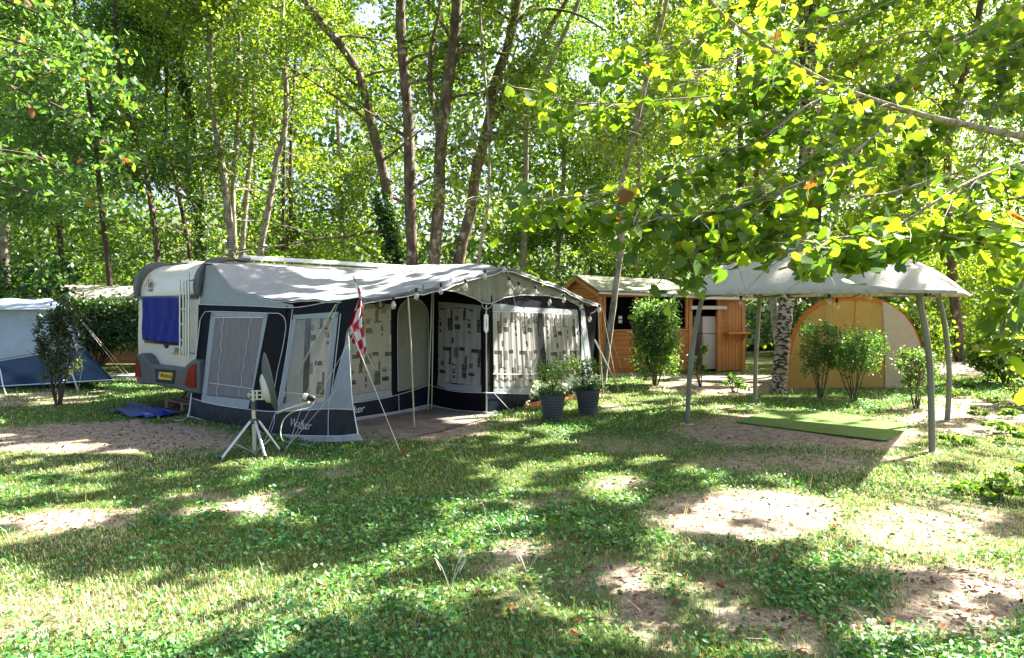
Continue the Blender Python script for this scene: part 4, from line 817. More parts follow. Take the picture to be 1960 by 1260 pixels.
# gable front W2
wallpiece(W2, 'front_wall', 'black', [[(922,570),(965,560),(1044,560),(1118,583),(1128,680),(1140,752),(1030,783),(932,802)]], -.014)
def gtop(t): return L(t, 3.5, roofz(t, 3.5)-.03)
bot = [(700,578),(760,560),(835,555),(870,558),(902,569),(924,580),(932,582),(943,580),(965,570),(997,565),(1044,566),(1086,574),(1116,591)]
tb_ = [W2.at(x, y, .0) for x, y in bot]
def gab(a, b):
    k = a*(len(tb_)-1); i = min(int(k), len(tb_)-2); q = tb_[i].lerp(tb_[i+1], k-i); t = (q-A0).dot(U); top = gtop(t)
    q.z = min(q.z, top.z-.01); p = q.lerp(top, b); return p+Vv_*(.012*math.sin(t*22)+.006*math.sin(t*51+b*4))*(1-b*.4)
MB().grid(gab, 120, 8).build('gable_valance', M['olive'], aw, smooth=60, thick=.003)
mb = MB(); mb.tube([gab(a/60, 0)+Vv_*.012 for a in range(61)], .006, 5); mb.build('valance_piping', M['pipe'], aw, smooth=60)
wallpiece(W2, 'front_panel_trim', 'grey', [[(943,581),(970,583),(997,588),(1105,593),(1105,603),(997,598),(943,597)], [(945,740),(1025,740),(1112,726),(1113,737),(1025,754),(945,752)], [(1112,594),(1118,594),(1131,690),(1136,735),(1124,740),(1113,690)]], .004)
curtain(W2, [(943,597),(1031,600),(1042,740),(945,741)], .012); curtain(W2, [(1036,600),(1104,603),(1113,728),(1045,738)], .012)
wallpiece(W2, 'window_strut', 'black', [[(1029,599),(1038,599),(1049,737),(1040,739)]], .046)
mb = MB(); slab(mb, W2, [(943,597),(1105,603),(1114,727),(1025,741),(945,741)], .04, .002); mb.build('window_film', M['film'], aw)
wallpiece(W2, 'front_valance', 'navy', [[(932,752),(945,752),(1025,754),(1114,738),(1137,735),(1140,750),(1030,779),(960,789),(932,791)]], .006)
wallpiece(W2, 'mud_skirt', 'skirt', [[(932,790),(960,788),(1030,778),(1141,749),(1144,757),(1040,787),(975,800),(932,803)]], .012)
mb = MB()
for q in ([(932,752),(980,753.5),(1025,754),(1070,747),(1114,737.5)], [(932,790),(960,788),(1030,778),(1141,749)], [(943,597),(997,598),(1105,603)], [(1118,594),(1131,690),(1140,750)], [(944,716),(1025,716),(1112,704)], [(1105,596),(1113,727)]): piping(mb, W2, q, .045, .0055, 4)
mb.build('piping', M['pipe'], aw, smooth=60)
W2b = Plane(L(6.36, 0, 0), U)
mb = MB(); mb.prism([L(6.36, 3.5, 1.72), L(6.36, 0, 2.4), L(6.4, 0, 0), L(6.45, 3.5, 0)], U*.01); slab(mb, W2, [(1117,586),(1143,588),(1135,690),(1123,690)], -.02, .005); mb.build('end_wall', M['black'], aw)
# poles
for pts_, pl_ in (([(930.5,584),(931,801)], W2), ([(827,557),(819,790)], Plane(L(0, 2.5, 0), Vv_)), ([(830,557),(826,790)], Plane(L(0, 2.5, 0), Vv_)), ([(780,556),(786,650),(793,827)], Plane(L(0, 3.52, 0), Vv_))):
    q = [pl_.at(x, y, .02) for x, y in pts_]; MB().tube(q, .0125, 8).build('pole', M['pole'], aw, smooth=60)
MB().tube([L(0, 3.4, 1.75), L(1.8, 3.4, 2.02), L(3.3, 3.4, 2.36), L(4.8, 3.4, 2.1), L(6.3, 3.4, 1.7)], .0125, 8).build('pole', M['pole'], aw, smooth=60)
# guy lines with pegs
def guy(p, q, m_='rope', r=.0045, pegm=None, par=aw):
    MB().tube([p, q], r, 5).build('guy_line', M[m_], par, smooth=60)
    if pegm: MB().tube([q+Z*.06, q-Z*.06], .008, 6).build('peg', M[pegm], par); 
guy(L(.0, 3.52, 1.80), G(768,870), pegm='redp'); guy(L(.01, 3.52, 1.8), W2.at(716, 705, .3)); guy(L(0, 3.5, 1.8), G(549,862), r=.003, pegm='alu')
guy(W1.at(643, 583, .02), W1.at(528, 787, .06), 'alu', .010); guy(W1.at(684, 630, .03), G(550,858), r=.003); guy(W1.at(648, 742, .02), G(546,860), r=.003); guy(W1.at(528, 787, .05), G(505,850), r=.003)
guy(W2.at(945, 752, .03), G(982,792), pegm='redp'); guy(W2.at(971, 520, .1), G(1042,804), r=.003)
guy(L(6.36, 3.6, 1.74), G(1183,750), r=.004, pegm='alu'); guy(L(6.36, 3.6, 1.74), G(1202,745), r=.003); guy(L(6.36, 3.5, 1.74), G(1156,770), r=.003, pegm='redp')
MB().tube([P(1138,650,13.3), G(1186,748)], .017, 8).build('storm_pole', M['alu'], aw, smooth=60)
MB().box(L(4.95, 3.68, .04), 2.5, .05, .10, math.atan2(U.y, U.x)).build('base_board', M['woodv'], aw, bevel=.006)
gs = MB(); q = [L(.15, 2.3), L(2.95, 2.3), L(2.95, 3.75), L(1.4, 3.98), L(.1, 4.0)]; gs.prism([p+Z*.012 for p in q], Z*.006); tag(gs.build('groundsheet', M['gsheet'], None), 'dusty grey groundsheet in the porch recess of the awning', 'groundsheet')

# string lights
def bulbs(name, lab, pts, wire, s=1.0, wires=None):
    root = thing(name, tuple(pts[0]), lab, 'string lights', None); MB().tube(spline(wire, 4), .0045, 5).build('cable', M['cable'], root, smooth=60)
    for p in pts:
        p = Vector(p); b = MB(); b.lathe(p-Z*.052*s, [(.004, -.055*s), (.02*s, -.048*s), (.031*s, -.025*s), (.032*s, -.005*s), (.022*s, .025*s), (.014*s, .042*s), (.012*s, .05*s)], 12); bo_ = b.build('bulb', M['bulb'], root, smooth=60)
        k = MB(); k.lathe(p-Z*.01*s, [(.014*s, -.004), (.018*s, .0), (.018*s, .045*s), (.008*s, .055*s)], 10); k.build('socket', M['cable'], bo_, smooth=60)
        f = MB(); f.lathe(p-Z*.06*s, [(.003*s, -.02*s), (.009*s, -.01*s), (.007*s, .03*s)], 6); f.build('filament', M['gold'], bo_)
    return root
WB = Plane(L(0, 3.62, 0), Vv_); bp_ = [(692,575),(753,575),(797,558),(844,548),(891,540),(928,521),(965,508),(974,535),(993,545),(1025,552),(1052,571),(1079,567),(1112,582),(1147,587),(1129,604)]
bp3 = [WB.at(x, y, .02+random.uniform(0, .03)) for x, y in bp_]; wire = []
for i, p in enumerate(bp3):
    wire.append(p+Z*.035)
    if i < len(bp3)-1: m_ = (p+bp3[i+1])/2; m_.z -= .015 if i not in (1, 3) else -.02; wire.append(m_)
bulbs('string_lights', 'string of clear bulbs hung along the awning\'s gable edge', bp3, wire, 1.15)
for x, y, k, lab in [(861,540,'peg_b','dark blue clothes peg on the awning\'s gable edge, nearer the peak'),(808,554,'peg_b','blue clothes peg on the gable edge, left of the other blue one'),(1015,538,'peg_y','yellow-green clothes peg on the right gable slope, nearer the peak'),(1037,548,'peg_y','yellow-green clothes peg lower on the right gable slope')]:
    p = WB.at(x, y, .01); mb = MB(); mb.boxf(p, U*.014, Vv_*.012, Z*.07+U*.012); mb.boxf(p+U*.016, U*.012, Vv_*.012, Z*.07-U*.01); tag(mb.build('clothes_peg', M[k], None, bevel=.002), lab, 'clothes peg')
lt = thing('lantern', W3.at(727, 588, .5), 'small round wire lantern hanging inside the awning porch', 'lantern'); cpt = W2.at(727, 582, .01); mb = MB()
for k in range(6):
    a = math.pi*k/6; mb.tube([cpt+Vector((math.cos(a)*math.cos(b)*.07, math.sin(a)*math.cos(b)*.07, math.sin(b)*.065)) for b in [math.pi*2*j/16 for j in range(17)]], .004, 4, cap=False)
mb.tube([cpt+Z*.06, cpt+Z*.13], .004, 4); mb.build('cage', M['cable'], lt); mb = MB(); mb.lathe(cpt, [(.018, -.05), (.022, 0), (.018, .045)], 8); mb.build('candle', M['gold'], lt)
# hanging wooden plaque
pq = thing('hanging_plaque', W2.at(931, 620, .06), 'narrow white wooden plaque hanging on a cord below the gable point', 'plaque'); mb = MB(); slab(mb, W2, [(931,600),(935,604),(935,633),(931,639),(927,633),(927,604)], .05, .012); po = mb.build('board', M['white'], pq, bevel=.002)
mb = MB(); slab(mb, W2, [(930.4,611),(931.6,611),(931.6,627),(930.4,627)], .063, .001); mb.build('vertical_lettering', M['trim'], po); mb = MB(); mb.lathe(W2.at(931, 632, .063), [(.008, 0), (.006, .002)], 8, W2.n); mb.lathe(W2.at(931, 606, .063), [(.007, 0), (.005, .002)], 8, W2.n); mb.build('red_mark', M['redp'], po)
mb = MB(); mb.tube(spline([W2.at(922,580,.05), W2.at(924,588,.06), W2.at(931,591.5,.06), W2.at(939,588,.06), W2.at(942,580,.05)], 5), .004, 5); mb.tube([W2.at(931,591.5,.06), W2.at(931,601,.056)], .003, 4); mb.build('cord', M['rope'], pq, smooth=60)
# chequered flag
fl = thing('flag', P(684, 572, 8.55), 'red and white chequered flag hanging folded at the awning corner', 'flag'); fm = [mat('flag_red', (.55, .015, .04), .8, trans=.3), mat('flag_white', (.70, .70, .74), .8, trans=.3)]
Lc = [(688,560),(684,572),(676,595),(664,628),(668,640),(674,655),(679,670),(688,685)]; Rc = [(692,566),(693,580),(694,600),(692,620),(696,635),(700,655),(701,670),(697,684)]
def fpos(a, b):
    k = b*7; i = min(int(k), 6); f_ = k-i; l = (Lc[i][0]*(1-f_)+Lc[i+1][0]*f_, Lc[i][1]*(1-f_)+Lc[i+1][1]*f_); r = (Rc[i][0]*(1-f_)+Rc[i+1][0]*f_, Rc[i][1]*(1-f_)+Rc[i+1][1]*f_)
    return P(l[0]*(1-a)+r[0]*a, l[1]*(1-a)+r[1]*a, 8.5+.03*math.sin(a*8+b*3)+.015*math.sin(a*15))
MB().grid(fpos, 28, 60, mfn=lambda a, b: int((int(b*6.6+a*.8)+int(a*2.3+.2)) % 2)).build('cloth', fm, fl, smooth=60, thick=.002)
MB().tube([P(676,528,8.5), P(681,550,8.5), P(690,574,8.52)], .008, 6).build('staff', M['white'], fl, smooth=60)
fs = MB(); fs.grid(lambda a, b: P(676+20*b+3*a*math.sin(b*3), 530+58*b-4*a+8*b*b*0, 8.46+.03*math.sin(b*5)), 4, 20, mfn=lambda a, b: int(b*5) % 2); fs.build('pennant', fm, fl, smooth=60, thick=.002)

# ------------------------------------------------------------------ satellite dish on a tripod
sd = thing('satellite_dish', G(487, 869), 'satellite dish seen edge-on, clamped to a grey tripod on the lawn', 'satellite dish'); Yd = 8.0
hub = P(486, 806, Yd); MB().tube([P(485, 748, Yd), P(486, 782, Yd)], .020, 10).build('upper_mast', M['alu'], sd, smooth=60)
MB().tube([P(486, 780, Yd), P(487, 873, Yd)], .026, 10).build('mast', M['alu'], sd, smooth=60)
mb = MB(); mb.lathe(P(486, 806, Yd), [(.045, -.03), (.055, -.01), (.055, .01), (.03, .03)], 14); mb.lathe(P(486, 778, Yd), [(.03, -.04), (.034, 0), (.03, .06)], 12); mb.build('collar', M['trim'], sd, smooth=50)
for x, y in ((420, 883), (509, 880), (539, 866)):
    f_ = G(x, y); top = hub+Vector((f_.x-hub.x, f_.y-hub.y, 0)).normalized()*.05; lg_ = MB().tube([top, f_], .017, 8).build('leg', M['alu'], sd, smooth=60); MB().tube([f_+Z*.03-(f_-top).normalized()*.02, f_], .021, 8).build('rubber_foot', M['rubber'], lg_)
    MB().tube([top.lerp(f_, .55), P(487, 868, Yd)], .009, 6).build('brace', M['alu'], sd, smooth=60)
mb = MB()
for y in (749, 757, 765): mb.boxf(P(480, y+1.5, Yd-.02), Vector((.17, .05, 0)), (0, .01, 0), (0, 0, .018))
for x in (482, 490, 500): mb.boxf(P(x, 766, Yd-.022), Vector((.02, .005, 0)), (0, .012, 0), (0, 0, .11))
mb.build('bracket', M['alu'], sd, bevel=.003); mb = MB(); mb.tube([P(474, 756, Yd), P(481, 756, Yd)], .012, 6); mb.tube([P(476, 752, Yd-.02), P(476, 761, Yd-.02)], .007, 6); mb.build('wing_nut', M['alu'], sd)
dn = Vector((.885, .43, .19)).normalized(); dc = P(518.5, 731, 8.0); mb = MB(); a_ = Vector((0, 0, 1)).cross(dn).normalized(); b_ = dn.cross(a_); R_ = .345; vs = []; fs = []
for side, o_ in ((0, 0), (1, -.012)):
    for i in range(9):
        for k in range(32):
            t_ = 2*math.pi*k/32; r = R_*i/8; vs.append(dc+a_*math.cos(t_)*r*.92+b_*math.sin(t_)*r*1.02+dn*((r/R_)**2*.075-.075+o_))
for s_ in (0, 1):
    for i in range(8):
        for k in range(32): q = s_*288; fs.append((q+i*32+k, q+i*32+(k+1) % 32, q+(i+1)*32+(k+1) % 32, q+(i+1)*32+k))
for k in range(32): fs.append((256+k, 256+(k+1) % 32, 544+(k+1) % 32, 544+k))
mb.add(vs, fs); ds = mb.build('dish', M['trim'], sd, smooth=40); mb = MB(); mb.lathe(dc-dn*.09+b_*-.06, [(.19, .05), (.17, 0), (.12, -.025), (.04, -.03)], 18, dn); mb.build('dish_back', M['body'], ds, smooth=40)
MB().tube([P(530, 791, 7.95), P(591, 770, 7.75)], .014, 8).build('arm', M['pole'], sd, smooth=60)
mb = MB(); mb.lathe(P(595, 762, 7.73), [(.02, -.05), (.034, -.03), (.034, .03), (.025, .045)], 12, Vector((-1, .1, .25))); lnb = mb.build('receiver', M['cable'], sd, smooth=50); mb = MB(); mb.lathe(P(589, 760, 7.73), [(.03, 0), (.038, .02), (.034, .05), (.01, .055)], 12, Vector((-1, .1, .25))); mb.build('receiver_cap', M['white'], lnb, smooth=50)
MB().tube(spline([P(600,772,7.75), P(590,781,7.75), P(560,789,7.8), P(543,804,7.8), P(537,825,7.8), P(541,843,7.85), G(556,850)+Z*.02, G(580,854)+Z*.02, G(600,858)+Z*.01], 6), .006, 6).build('cable', M['rope'], sd, smooth=60)
MB().tube(spline([G(334,805)+Z*.02, G(338,808)+Z*.02, G(352,806)+Z*.03, W1.at(362,790,.05), W1.at(371,716,.03), W1.at(383,613,.03)], 6), .008, 6).build('power_cable', M['pipe'], aw, smooth=60)

# ------------------------------------------------------------------ potted plants
def pot_plant(px, py, lab, nb, xo):
    Y = H*F/(py-HY); b = G(px, py); root = thing('potted_plant', b, lab, 'potted plant', None); h = .40; mb = MB()
    mb.lathe(b, [(.13, 0), (.135, .01), (.19, h-.03), (.198, h-.03), (.20, h), (.185, h), (.18, h-.04)], 28); pt = mb.build('pot', M['pot'], root, smooth=35); dm = MB()
    for r_ in range(9):
        z = .03+r_*.041; rr = .137+(.055)*(z/h)
        for k in range(26):
            a = 2*math.pi*(k+.5*(r_ % 2))/26; c_ = b+Vector((math.cos(a)*rr, math.sin(a)*rr, z)); n_ = Vector((math.cos(a), math.sin(a), -.12)); s_ = Vector((-math.sin(a), math.cos(a), 0)); dm.prism([c_-s_*.010, c_-Z*.017, c_+s_*.010, c_+Z*.017], n_*.006)
    dm.build('relief', M['potd'], pt); sl = MB(); sl.lathe(b, [(.18, h-.05), (.0, h-.045)], 20); sl.build('soil', M['dark'], root)
    st = MB(); tips = []
    for i in range(7):
        a = random.uniform(0, 6.28); q = branch_pts(b+Z*(h-.05), (math.cos(a)*.22, math.sin(a)*.22, 1), random.uniform(.42, .56), 5, 0, .1); st.tube(q, [.008, .007, .006, .005, .004, .003], 5); tips += [q[3], q[4], q[5], q[5]]
    st.build('stems', M['barkd'], root, smooth=60)
    c = clusters([tuple(v) for v in tips], 20, (.07, .07, .06)); leaf_mesh('leaves', c, .042, [(.07, .14, .02), (.12, .19, .02), (.04, .09, .02)], M['leaf'], root, tpl='oval')
    cc = [b+Vector((math.cos(a)*r, math.sin(a)*r, h+random.uniform(-.02, .13)-.5*max(r-.2, 0))) for a, r in [(random.uniform(0, 6.28), random.uniform(.03, .27)) for _ in range(60)]]
    c = clusters([tuple(v) for v in cc], 26, (.04, .04, .035)); leaf_mesh('trailing_leaves', c, .028, [(.04, .10, .03), (.06, .13, .04), (.03, .07, .03)], M['leaf'], root, tpl='oval')
    fc = random.sample(cc, 42)+[b+Vector((xo*.26, -.05, h-.08)), b+Vector((xo*.30, 0, h-.14))]
    c = clusters([tuple(v+Z*.05+(v-b-Z*h)*.25) for v in fc], 16, (.028, .028, .02)); leaf_mesh('blossom', c, .030, [(.75, .75, .8), (.65, .68, .72)], M['leaf'], root, tpl='oval', jit=.1)
pot_plant(1058, 804, 'dark woven pot with shrub and white flowers, left one beside the awning', 1, -1); pot_plant(1125, 793, 'dark woven pot with shrub and white flowers, right one nearer the slim tree', 1, 1)

# ------------------------------------------------------------------ gazebo
gb = thing('gazebo', (4.6, 10.1, 0), 'taupe fabric garden gazebo on four bowed steel legs', 'gazebo')
LG = [[(1316,813),(1317,780),(1320,720),(1328,650),(1337,600),(1346,562)], [(1784,866),(1783,800),(1780,700),(1771,630),(1763,590),(1757,556)], [(1445,776),(1446,700),(1449,650),(1452,600),(1456,562)], [(1813,806),(1817,730),(1814,670),(1806,610),(1795,562)]]
tops = []
for q in LG:
    Y = H*F/(q[0][1]-HY); pp = [P(x, y, Y) for x, y in q]; g = pp[0]; lo = MB().tube(spline(pp, 4), .037, 12).build('leg', M['gaz'], gb, smooth=60); tops.append(pp[-1]); mb = MB(); mb.box(Vector((g.x, g.y, .006)), .16, .16, .012, .6); mb.build('foot_plate', M['alu'], lo, bevel=.002)
gA, gB, gC, gD = tops[0], tops[1], tops[3], tops[2]      # FL, FR, BR, BL
ctr = (gA+gB+gC+gD)/4; ev = 1.935
def gq(a, b, k=1.0):                             # a,b in -1..1
    p = (gA*(1-a)*(1-b)+gB*(1+a)*(1-b)+gC*(1+a)*(1+b)+gD*(1-a)*(1+b))/4; return ctr+(p-ctr)*k
KX = 1.30
def dome(a, b, dz=0):
    m_ = max(abs(a), abs(b)); m2 = (abs(a)**5+abs(b)**5)**.2; e = 1-min(m2, 1.18)**3.2; cor = (abs(a)*abs(b))**3
    p = gq(a*KX, b*KX, 1); p.z = ev+.57*max(e, 0)+.02*(1-m_)-.0+cor*.02*-1+.02*(1-max(abs(a), abs(b))) + dz; return p
MB().grid(lambda a, b: dome((a*2-1), (b*2-1)), 48, 48).build('canopy', M['gaztop'], gb, smooth=35, thick=.004)
ed = [dome(a, -1) for a in np.linspace(-1, 1, 24)]+[dome(1, b) for b in np.linspace(-1, 1, 24)]+[dome(a, 1) for a in np.linspace(1, -1, 24)]+[dome(-1, b) for b in np.linspace(1, -1, 24)]
mb = MB()
for i in range(len(ed)): p, q = ed[i], ed[(i+1) % len(ed)]; mb.add([p, q, q-Z*.035, p-Z*.035], [(0, 1, 2, 3)])
mb.build('canopy_hem', M['gaztop'], gb, smooth=60, thick=.004)
def cap(a, b):
    k = .40; p = gq(a*k, b*k, 1); m_ = max(abs(a), abs(b)); p.z = 2.555+.12*(1-m_**1.6); return p
cp = MB().grid(lambda a, b: cap(a*2-1, b*2-1), 16, 16).build('vent_cap', M['gaztop'], gb, smooth=35, thick=.004)
mb = MB()
for a, b in ((1, 1), (1, -1), (-1, 1), (-1, -1)): mb.tube([cap(a*.9, b*.9)-Z*.01, dome(a*.32, b*.32)], .012, 6)
mb.build('vent_struts', M['gaz'], cp, smooth=60)
for (a0, b0), (a1, b1) in (((-1, -1), (1, -1)), ((1, -1), (1, 1)), ((1, 1), (-1, 1)), ((-1, 1), (-1, -1))):
    q = [gq(a0+(a1-a0)*s, b0+(b1-b0)*s) for s in np.linspace(0, 1, 9)]
    for i, p in enumerate(q): p.z = ev-.05+.10*math.sin(math.pi*i/8)
    MB().tube(q, .022, 8).build('eave_beam', M['gaz'], gb, smooth=60)
for a, b in ((1, 1), (1, -1), (-1, 1), (-1, -1)): MB().tube([dome(a*s/KX, b*s/KX, -.03) for s in np.linspace(1, .1, 10)], .018, 8).build('roof_rib', M['gaz'], gb, smooth=60)
gpts = [(1412,556,10.6),(1418,572,9.6),(1437,556,10.4),(1460,585,11.4),(1500,558,11.4),(1509,569,11.2),(1540,574,10.8),(1587,569,8.9),(1602,577,8.9),(1664,560,9),(1717,562,8.6),(1772,566,10.2),(1781,564,10.2)]
g3 = [P(*q) for q in gpts]; bulbs('string_lights', 'string of clear bulbs slung under the gazebo canopy', g3, [v for i, p in enumerate(g3) for v in ([p+Z*.035] if i == len(g3)-1 else [p+Z*.035, (p+g3[i+1])/2+Z*.0])], 1.0)
q = [G(1408,810), G(1476,786), G(1600,791), G(1745,817), G(1700,845), G(1690,846), G(1560,830)]
tm = MB(); tm.prism([p+Z*.012 for p in q], Z*.012); tag(tm.build('turf_mat', M['turf'], None, bevel=.004), 'bright green artificial turf mat under the gazebo', 'mat')

# ------------------------------------------------------------------ wooden kitchen hut
ht = thing('wooden_hut', (4, 18.5, 0), 'stained wooden camping hut with green felt roof and open kitchen side', 'hut')
O = Vector((2.2, 17.2, 0)); E = Vector((.97, .24, 0)).normalized(); Bk = Vector((-.24, .97, 0)).normalized()
def Q(s, b, z): return O+E*s+Bk*b+Z*z
WF = Plane(Q(0, 0, 0), Bk)
def boards(name, s0, s1, b, z0, z1, step=.12, m_='wood', along=E, org=None, gap=.006, depth=.03, nb=None):
    mb = MB(); z = z0; o_ = org or Q(s0, b, 0); ln = (s1-s0); nrm = Vector((along.y, -along.x, 0))
    while z < z1-.01: h_ = min(step, z1-z); mb.boxf(Vector((o_.x, o_.y, z)), along*ln, nrm*-(depth), Z*(h_-gap)); z += step
    return mb.build(name, M[m_], ht, bevel=.004)
boards('front_boards', 0, 2.52, 0, .02, 1.12)
boards('gable_boards', 0, 2.8, 0, .02, 2.12, org=Q(0, 0, 0)+Bk*.0, along=Bk, depth=-.03)
mb = MB()
for i in range(4):
    z = 2.12+.1*i; k = (2.52-z)/.40*1.4*.98; mb.boxf(Q(0, 1.4-k, z), Bk*2*k, E*.03, Z*.094)
mb.build('gable_peak_boards', M['wood'], ht, bevel=.004)
boards('back_boards', 0, 4.1, 2.8, .02, 2.05)
for i, (s, b, z1) in enumerate([(-.02, -.02, 2.1), (2.5, -.02, 2.02), (4.06, -.02, 1.98), (3.34, -.02, 1.98), (-.02, 2.75, 2.1)]): mb = MB(); mb.boxf(Q(s, b, 0), E*.11, Bk*.10, Z*z1); mb.build('post', M['woodv'], ht, bevel=.005)
mb = MB(); mb.boxf(Q(.05, -.05, 1.10), E*2.5, Bk*.16, Z*.035); mb.build('window_sill', M['woodv'], ht, bevel=.004)
for s in (.12, 1.0, 2.42): mb = MB(); mb.boxf(Q(s, -.005, 1.13), E*.07, Bk*.06, Z*.84); mb.build('window_post', M['woodv'], ht, bevel=.004)
mb = MB(); mb.boxf(Q(0, -.03, 1.97), E*2.6, Bk*.06, Z*.12); mb.boxf(Q(2.6, -.03, 1.92), E*1.55, Bk*.06, Z*.09); mb.build('lintel', M['wood'], ht, bevel=.004)
boards('end_boards', 0, 2.8, 0, .02, 2.0, org=Q(4.12, 0, 0), along=Bk, depth=-.03)
mb = MB(); mb.boxf(Q(.05, 2.5, .1), E*3.4, Bk*.02, Z*1.9); mb.boxf(Q(.1, .9, .3), E*2.2, Bk*.02, Z*1.6); mb.build('interior_shade', M['dark'], ht)  # near-black sheets painting the shade inside the hut
for dz in (0, -.11): mb = MB(); slab(mb, WF, [(1184,605-dz*70),(1191,605-dz*70),(1191,611-dz*70),(1184,611-dz*70)], -.3, .02); mb.build('wall_socket', M['white'], ht, bevel=.006)
# roof: ridge along E, sheets over boards
rd = MB(); fr = lambda s, b, z: Q(s, b, z)
rd.prism([Q(-.12, 1.4, 2.56), Q(-.12, -.25, 2.11), Q(2.7, -.25, 2.0), Q(2.55, 1.4, 2.45)], Z*.03); rd.prism([Q(-.12, 1.4, 2.56), Q(2.55, 1.4, 2.45), Q(2.7, 3.0, 2.0), Q(-.12, 3.0, 2.12)], Z*.03)
rd.prism([Q(2.7, -.25, 2.0), Q(2.55, 1.4, 2.45), Q(3.3, 1.4, 2.1)], Z*.03); rd.prism([Q(2.5, -.3, 1.985), Q(4.4, -.3, 1.94), Q(4.4, 3, 2.02), Q(2.5, 3, 2.1)], Z*.03)
rd.build('roof', M['felt'], ht)
mb = MB(); mb.boxf(Q(-.15, 1.4, 2.53), -Bk*1.65-Z*.45, E*.03, Z*-.10); mb.boxf(Q(-.15, 1.4, 2.53), Bk*1.6-Z*.43, E*.03, Z*-.10); mb.build('barge_board', M['woodv'], ht)
mb = MB(); mb.boxf(Q(-.1, -.28, 2.04), E*2.7-Z*.09, Bk*.02, Z*.05); mb.boxf(Q(2.6, -.33, 1.92), E*1.85-Z*.03, Bk*.02, Z*.06); mb.build('fascia', M['cream'], ht)
# right part: wall with shelf, fridge, blind
mb = MB()
for i in range(7): mb.boxf(Q(3.38+i*.10, 0, .02), E*.094, Bk*.03, Z*1.95)
mb.build('upright_boards', M['woodv'], ht, bevel=.004); boards('short_side_boards', 3.42, 3.68, -.015, .95, 1.85, .11)
sh = MB(); sh.boxf(Q(3.5, -.32, 1.0), E*.66, Bk*.34, Z*.035); so = sh.build('counter_shelf', M['woodv'], ht, bevel=.004)
for s in (3.58, 4.05): mb = MB(); mb.prism([Q(s, -.28, 1.0), Q(s, -.02, 1.0), Q(s, -.02, .78)], E*.03); mb.build('bracket', M['woodv'], so)
mb = MB(); mb.tube([WF.at(1322, 589, .10), WF.at(1390, 589, .10)], .05, 14); mb.build('rolled_blind', M['cream'], ht, smooth=60)
mb = MB(); mb.boxf(Q(2.66, .6, .86), E*.5, Bk*.6, Z*.04); mb.build('worktop', M['wood'], ht)
mb = MB(); mb.boxf(Q(2.3, 1.4, .1), E*1.9, Bk*.04, Z*1.8); mb.build('inner_shade_wall', M['dark'], ht)  # near-black colour paints the shade behind the open side
fr_ = thing('fridge', Q(3.2, .5, 0), 'pale fridge-freezer standing inside the open side of the hut', 'fridge')
mb = MB(); mb.boxf(Q(2.98, .12, .05), E*.40, Bk*.5, Z*.95); mb.build('fridge_door', M['fridge'], fr_, bevel=.015); mb = MB(); mb.boxf(Q(2.98, .12, 1.01), E*.40, Bk*.5, Z*.45); mb.build('freezer_door', M['fridge'], fr_, bevel=.015)
mb = MB(); mb.boxf(Q(3.01, .10, .7), E*.02, Bk*.02, Z*.25); mb.build('handle', M['alu'], fr_)
cr = MB(); cr.prism([Q(2.7, .62, .9), Q(3.03, .62, .9), Q(3.06, .62, 1.14), Q(2.66, .62, 1.14)], Bk*.35); cr.boxf(Q(2.65, .60, 1.13), E*.42, Bk*.4, Z*.02); tag(cr.build('storage_crate', M['teal'], None, bevel=.01), 'teal plastic crate on the worktop inside the hut', 'crate')

# ------------------------------------------------------------------ slim trees, birch, garden shrubs
TW = 'slender light-barked tree leaning right beside the awning\'s end'
tree(TW, [(1155,726),(1163,665),(1172,600),(1180,540),(1189,470),(1190,420),(1183,380),(1200,310),(1215,250)], 15.2, .078, .03, 'barkp', 'yel', nbr=12, ztop=10, zb=4.2, blen=(.8, 1.8), group=None, per=60, lsize=.11)
tree('birch-like tree with flaking black and white bark behind the gazebo', [(1490,752),(1494,700),(1499,640),(1506,580),(1516,520),(1533,450),(1540,380),(1545,200)], 13.6, .155, .10, 'birch', 'yel', nbr=10, ztop=10, zb=4.5, blen=(1, 2.4), name='birch_tree', group=None, per=70, lsize=.12)
tree('thin twisted stem leaning against the birch behind the gazebo', [(1496,700),(1487,650),(1482,600),(1480,565),(1478,520),(1470,470)], 13.9, .075, .05, 'barkp', 'mid', nbr=6, ztop=6, zb=3.2, blen=(.6, 1.4), group=None, per=50, lsize=.11)
GS = [(.06, .13, .02), (.09, .17, .03), (.14, .21, .05), (.03, .07, .015)]
GSD = [(.03, .08, .012), (.05, .11, .02), (.09, .16, .03)]
shrub('clipped_shrub', 'clipped upright shrub with glossy leaves in front of the wooden hut', G(1255, 737), .86, 1.80, 9800, .058, GS, stems=9, dens_low=.14, depth=.8, tpl='oval', box=True, stemr=.02)
shrub('dark_shrub', 'dark narrow shrub in front of the blue and white tent', G(112, 776), .52, 1.76, 3400, .05, [(.02, .05, .015), (.035, .075, .02), (.08, .07, .03)], stems=9, dens_low=.28, tpl='oval', box=True, stemr=.018)
BU = 'pair of bushes before the yellow tent'
shrub('tent_bush', 'flat-topped bush on the left of the two before the yellow tent', G(1571, 764), .72, 1.36, 2600, .045, GSD, stems=7, dens_low=.34, tpl='oval', box=True)
shrub('tent_bush', 'wider flat-topped bush on the right of the two before the yellow tent', G(1634, 768), 1.05, 1.36, 4600, .045, GSD, stems=9, dens_low=.34, tpl='oval')
shrub('small_bush', 'small light green bush beside the gazebo\'s near right leg', G(1754, 782), .62, 1.05, 1500, .05, [(.07, .12, .03), (.10, .16, .04)], stems=6, dens_low=.25, tpl='oval')
shrub('young_plant', 'leafy young plant just right of the left gazebo leg', G(1342, 740), .5, .85, 170, .10, GS, stems=5, dens_low=.1, tpl='oval')
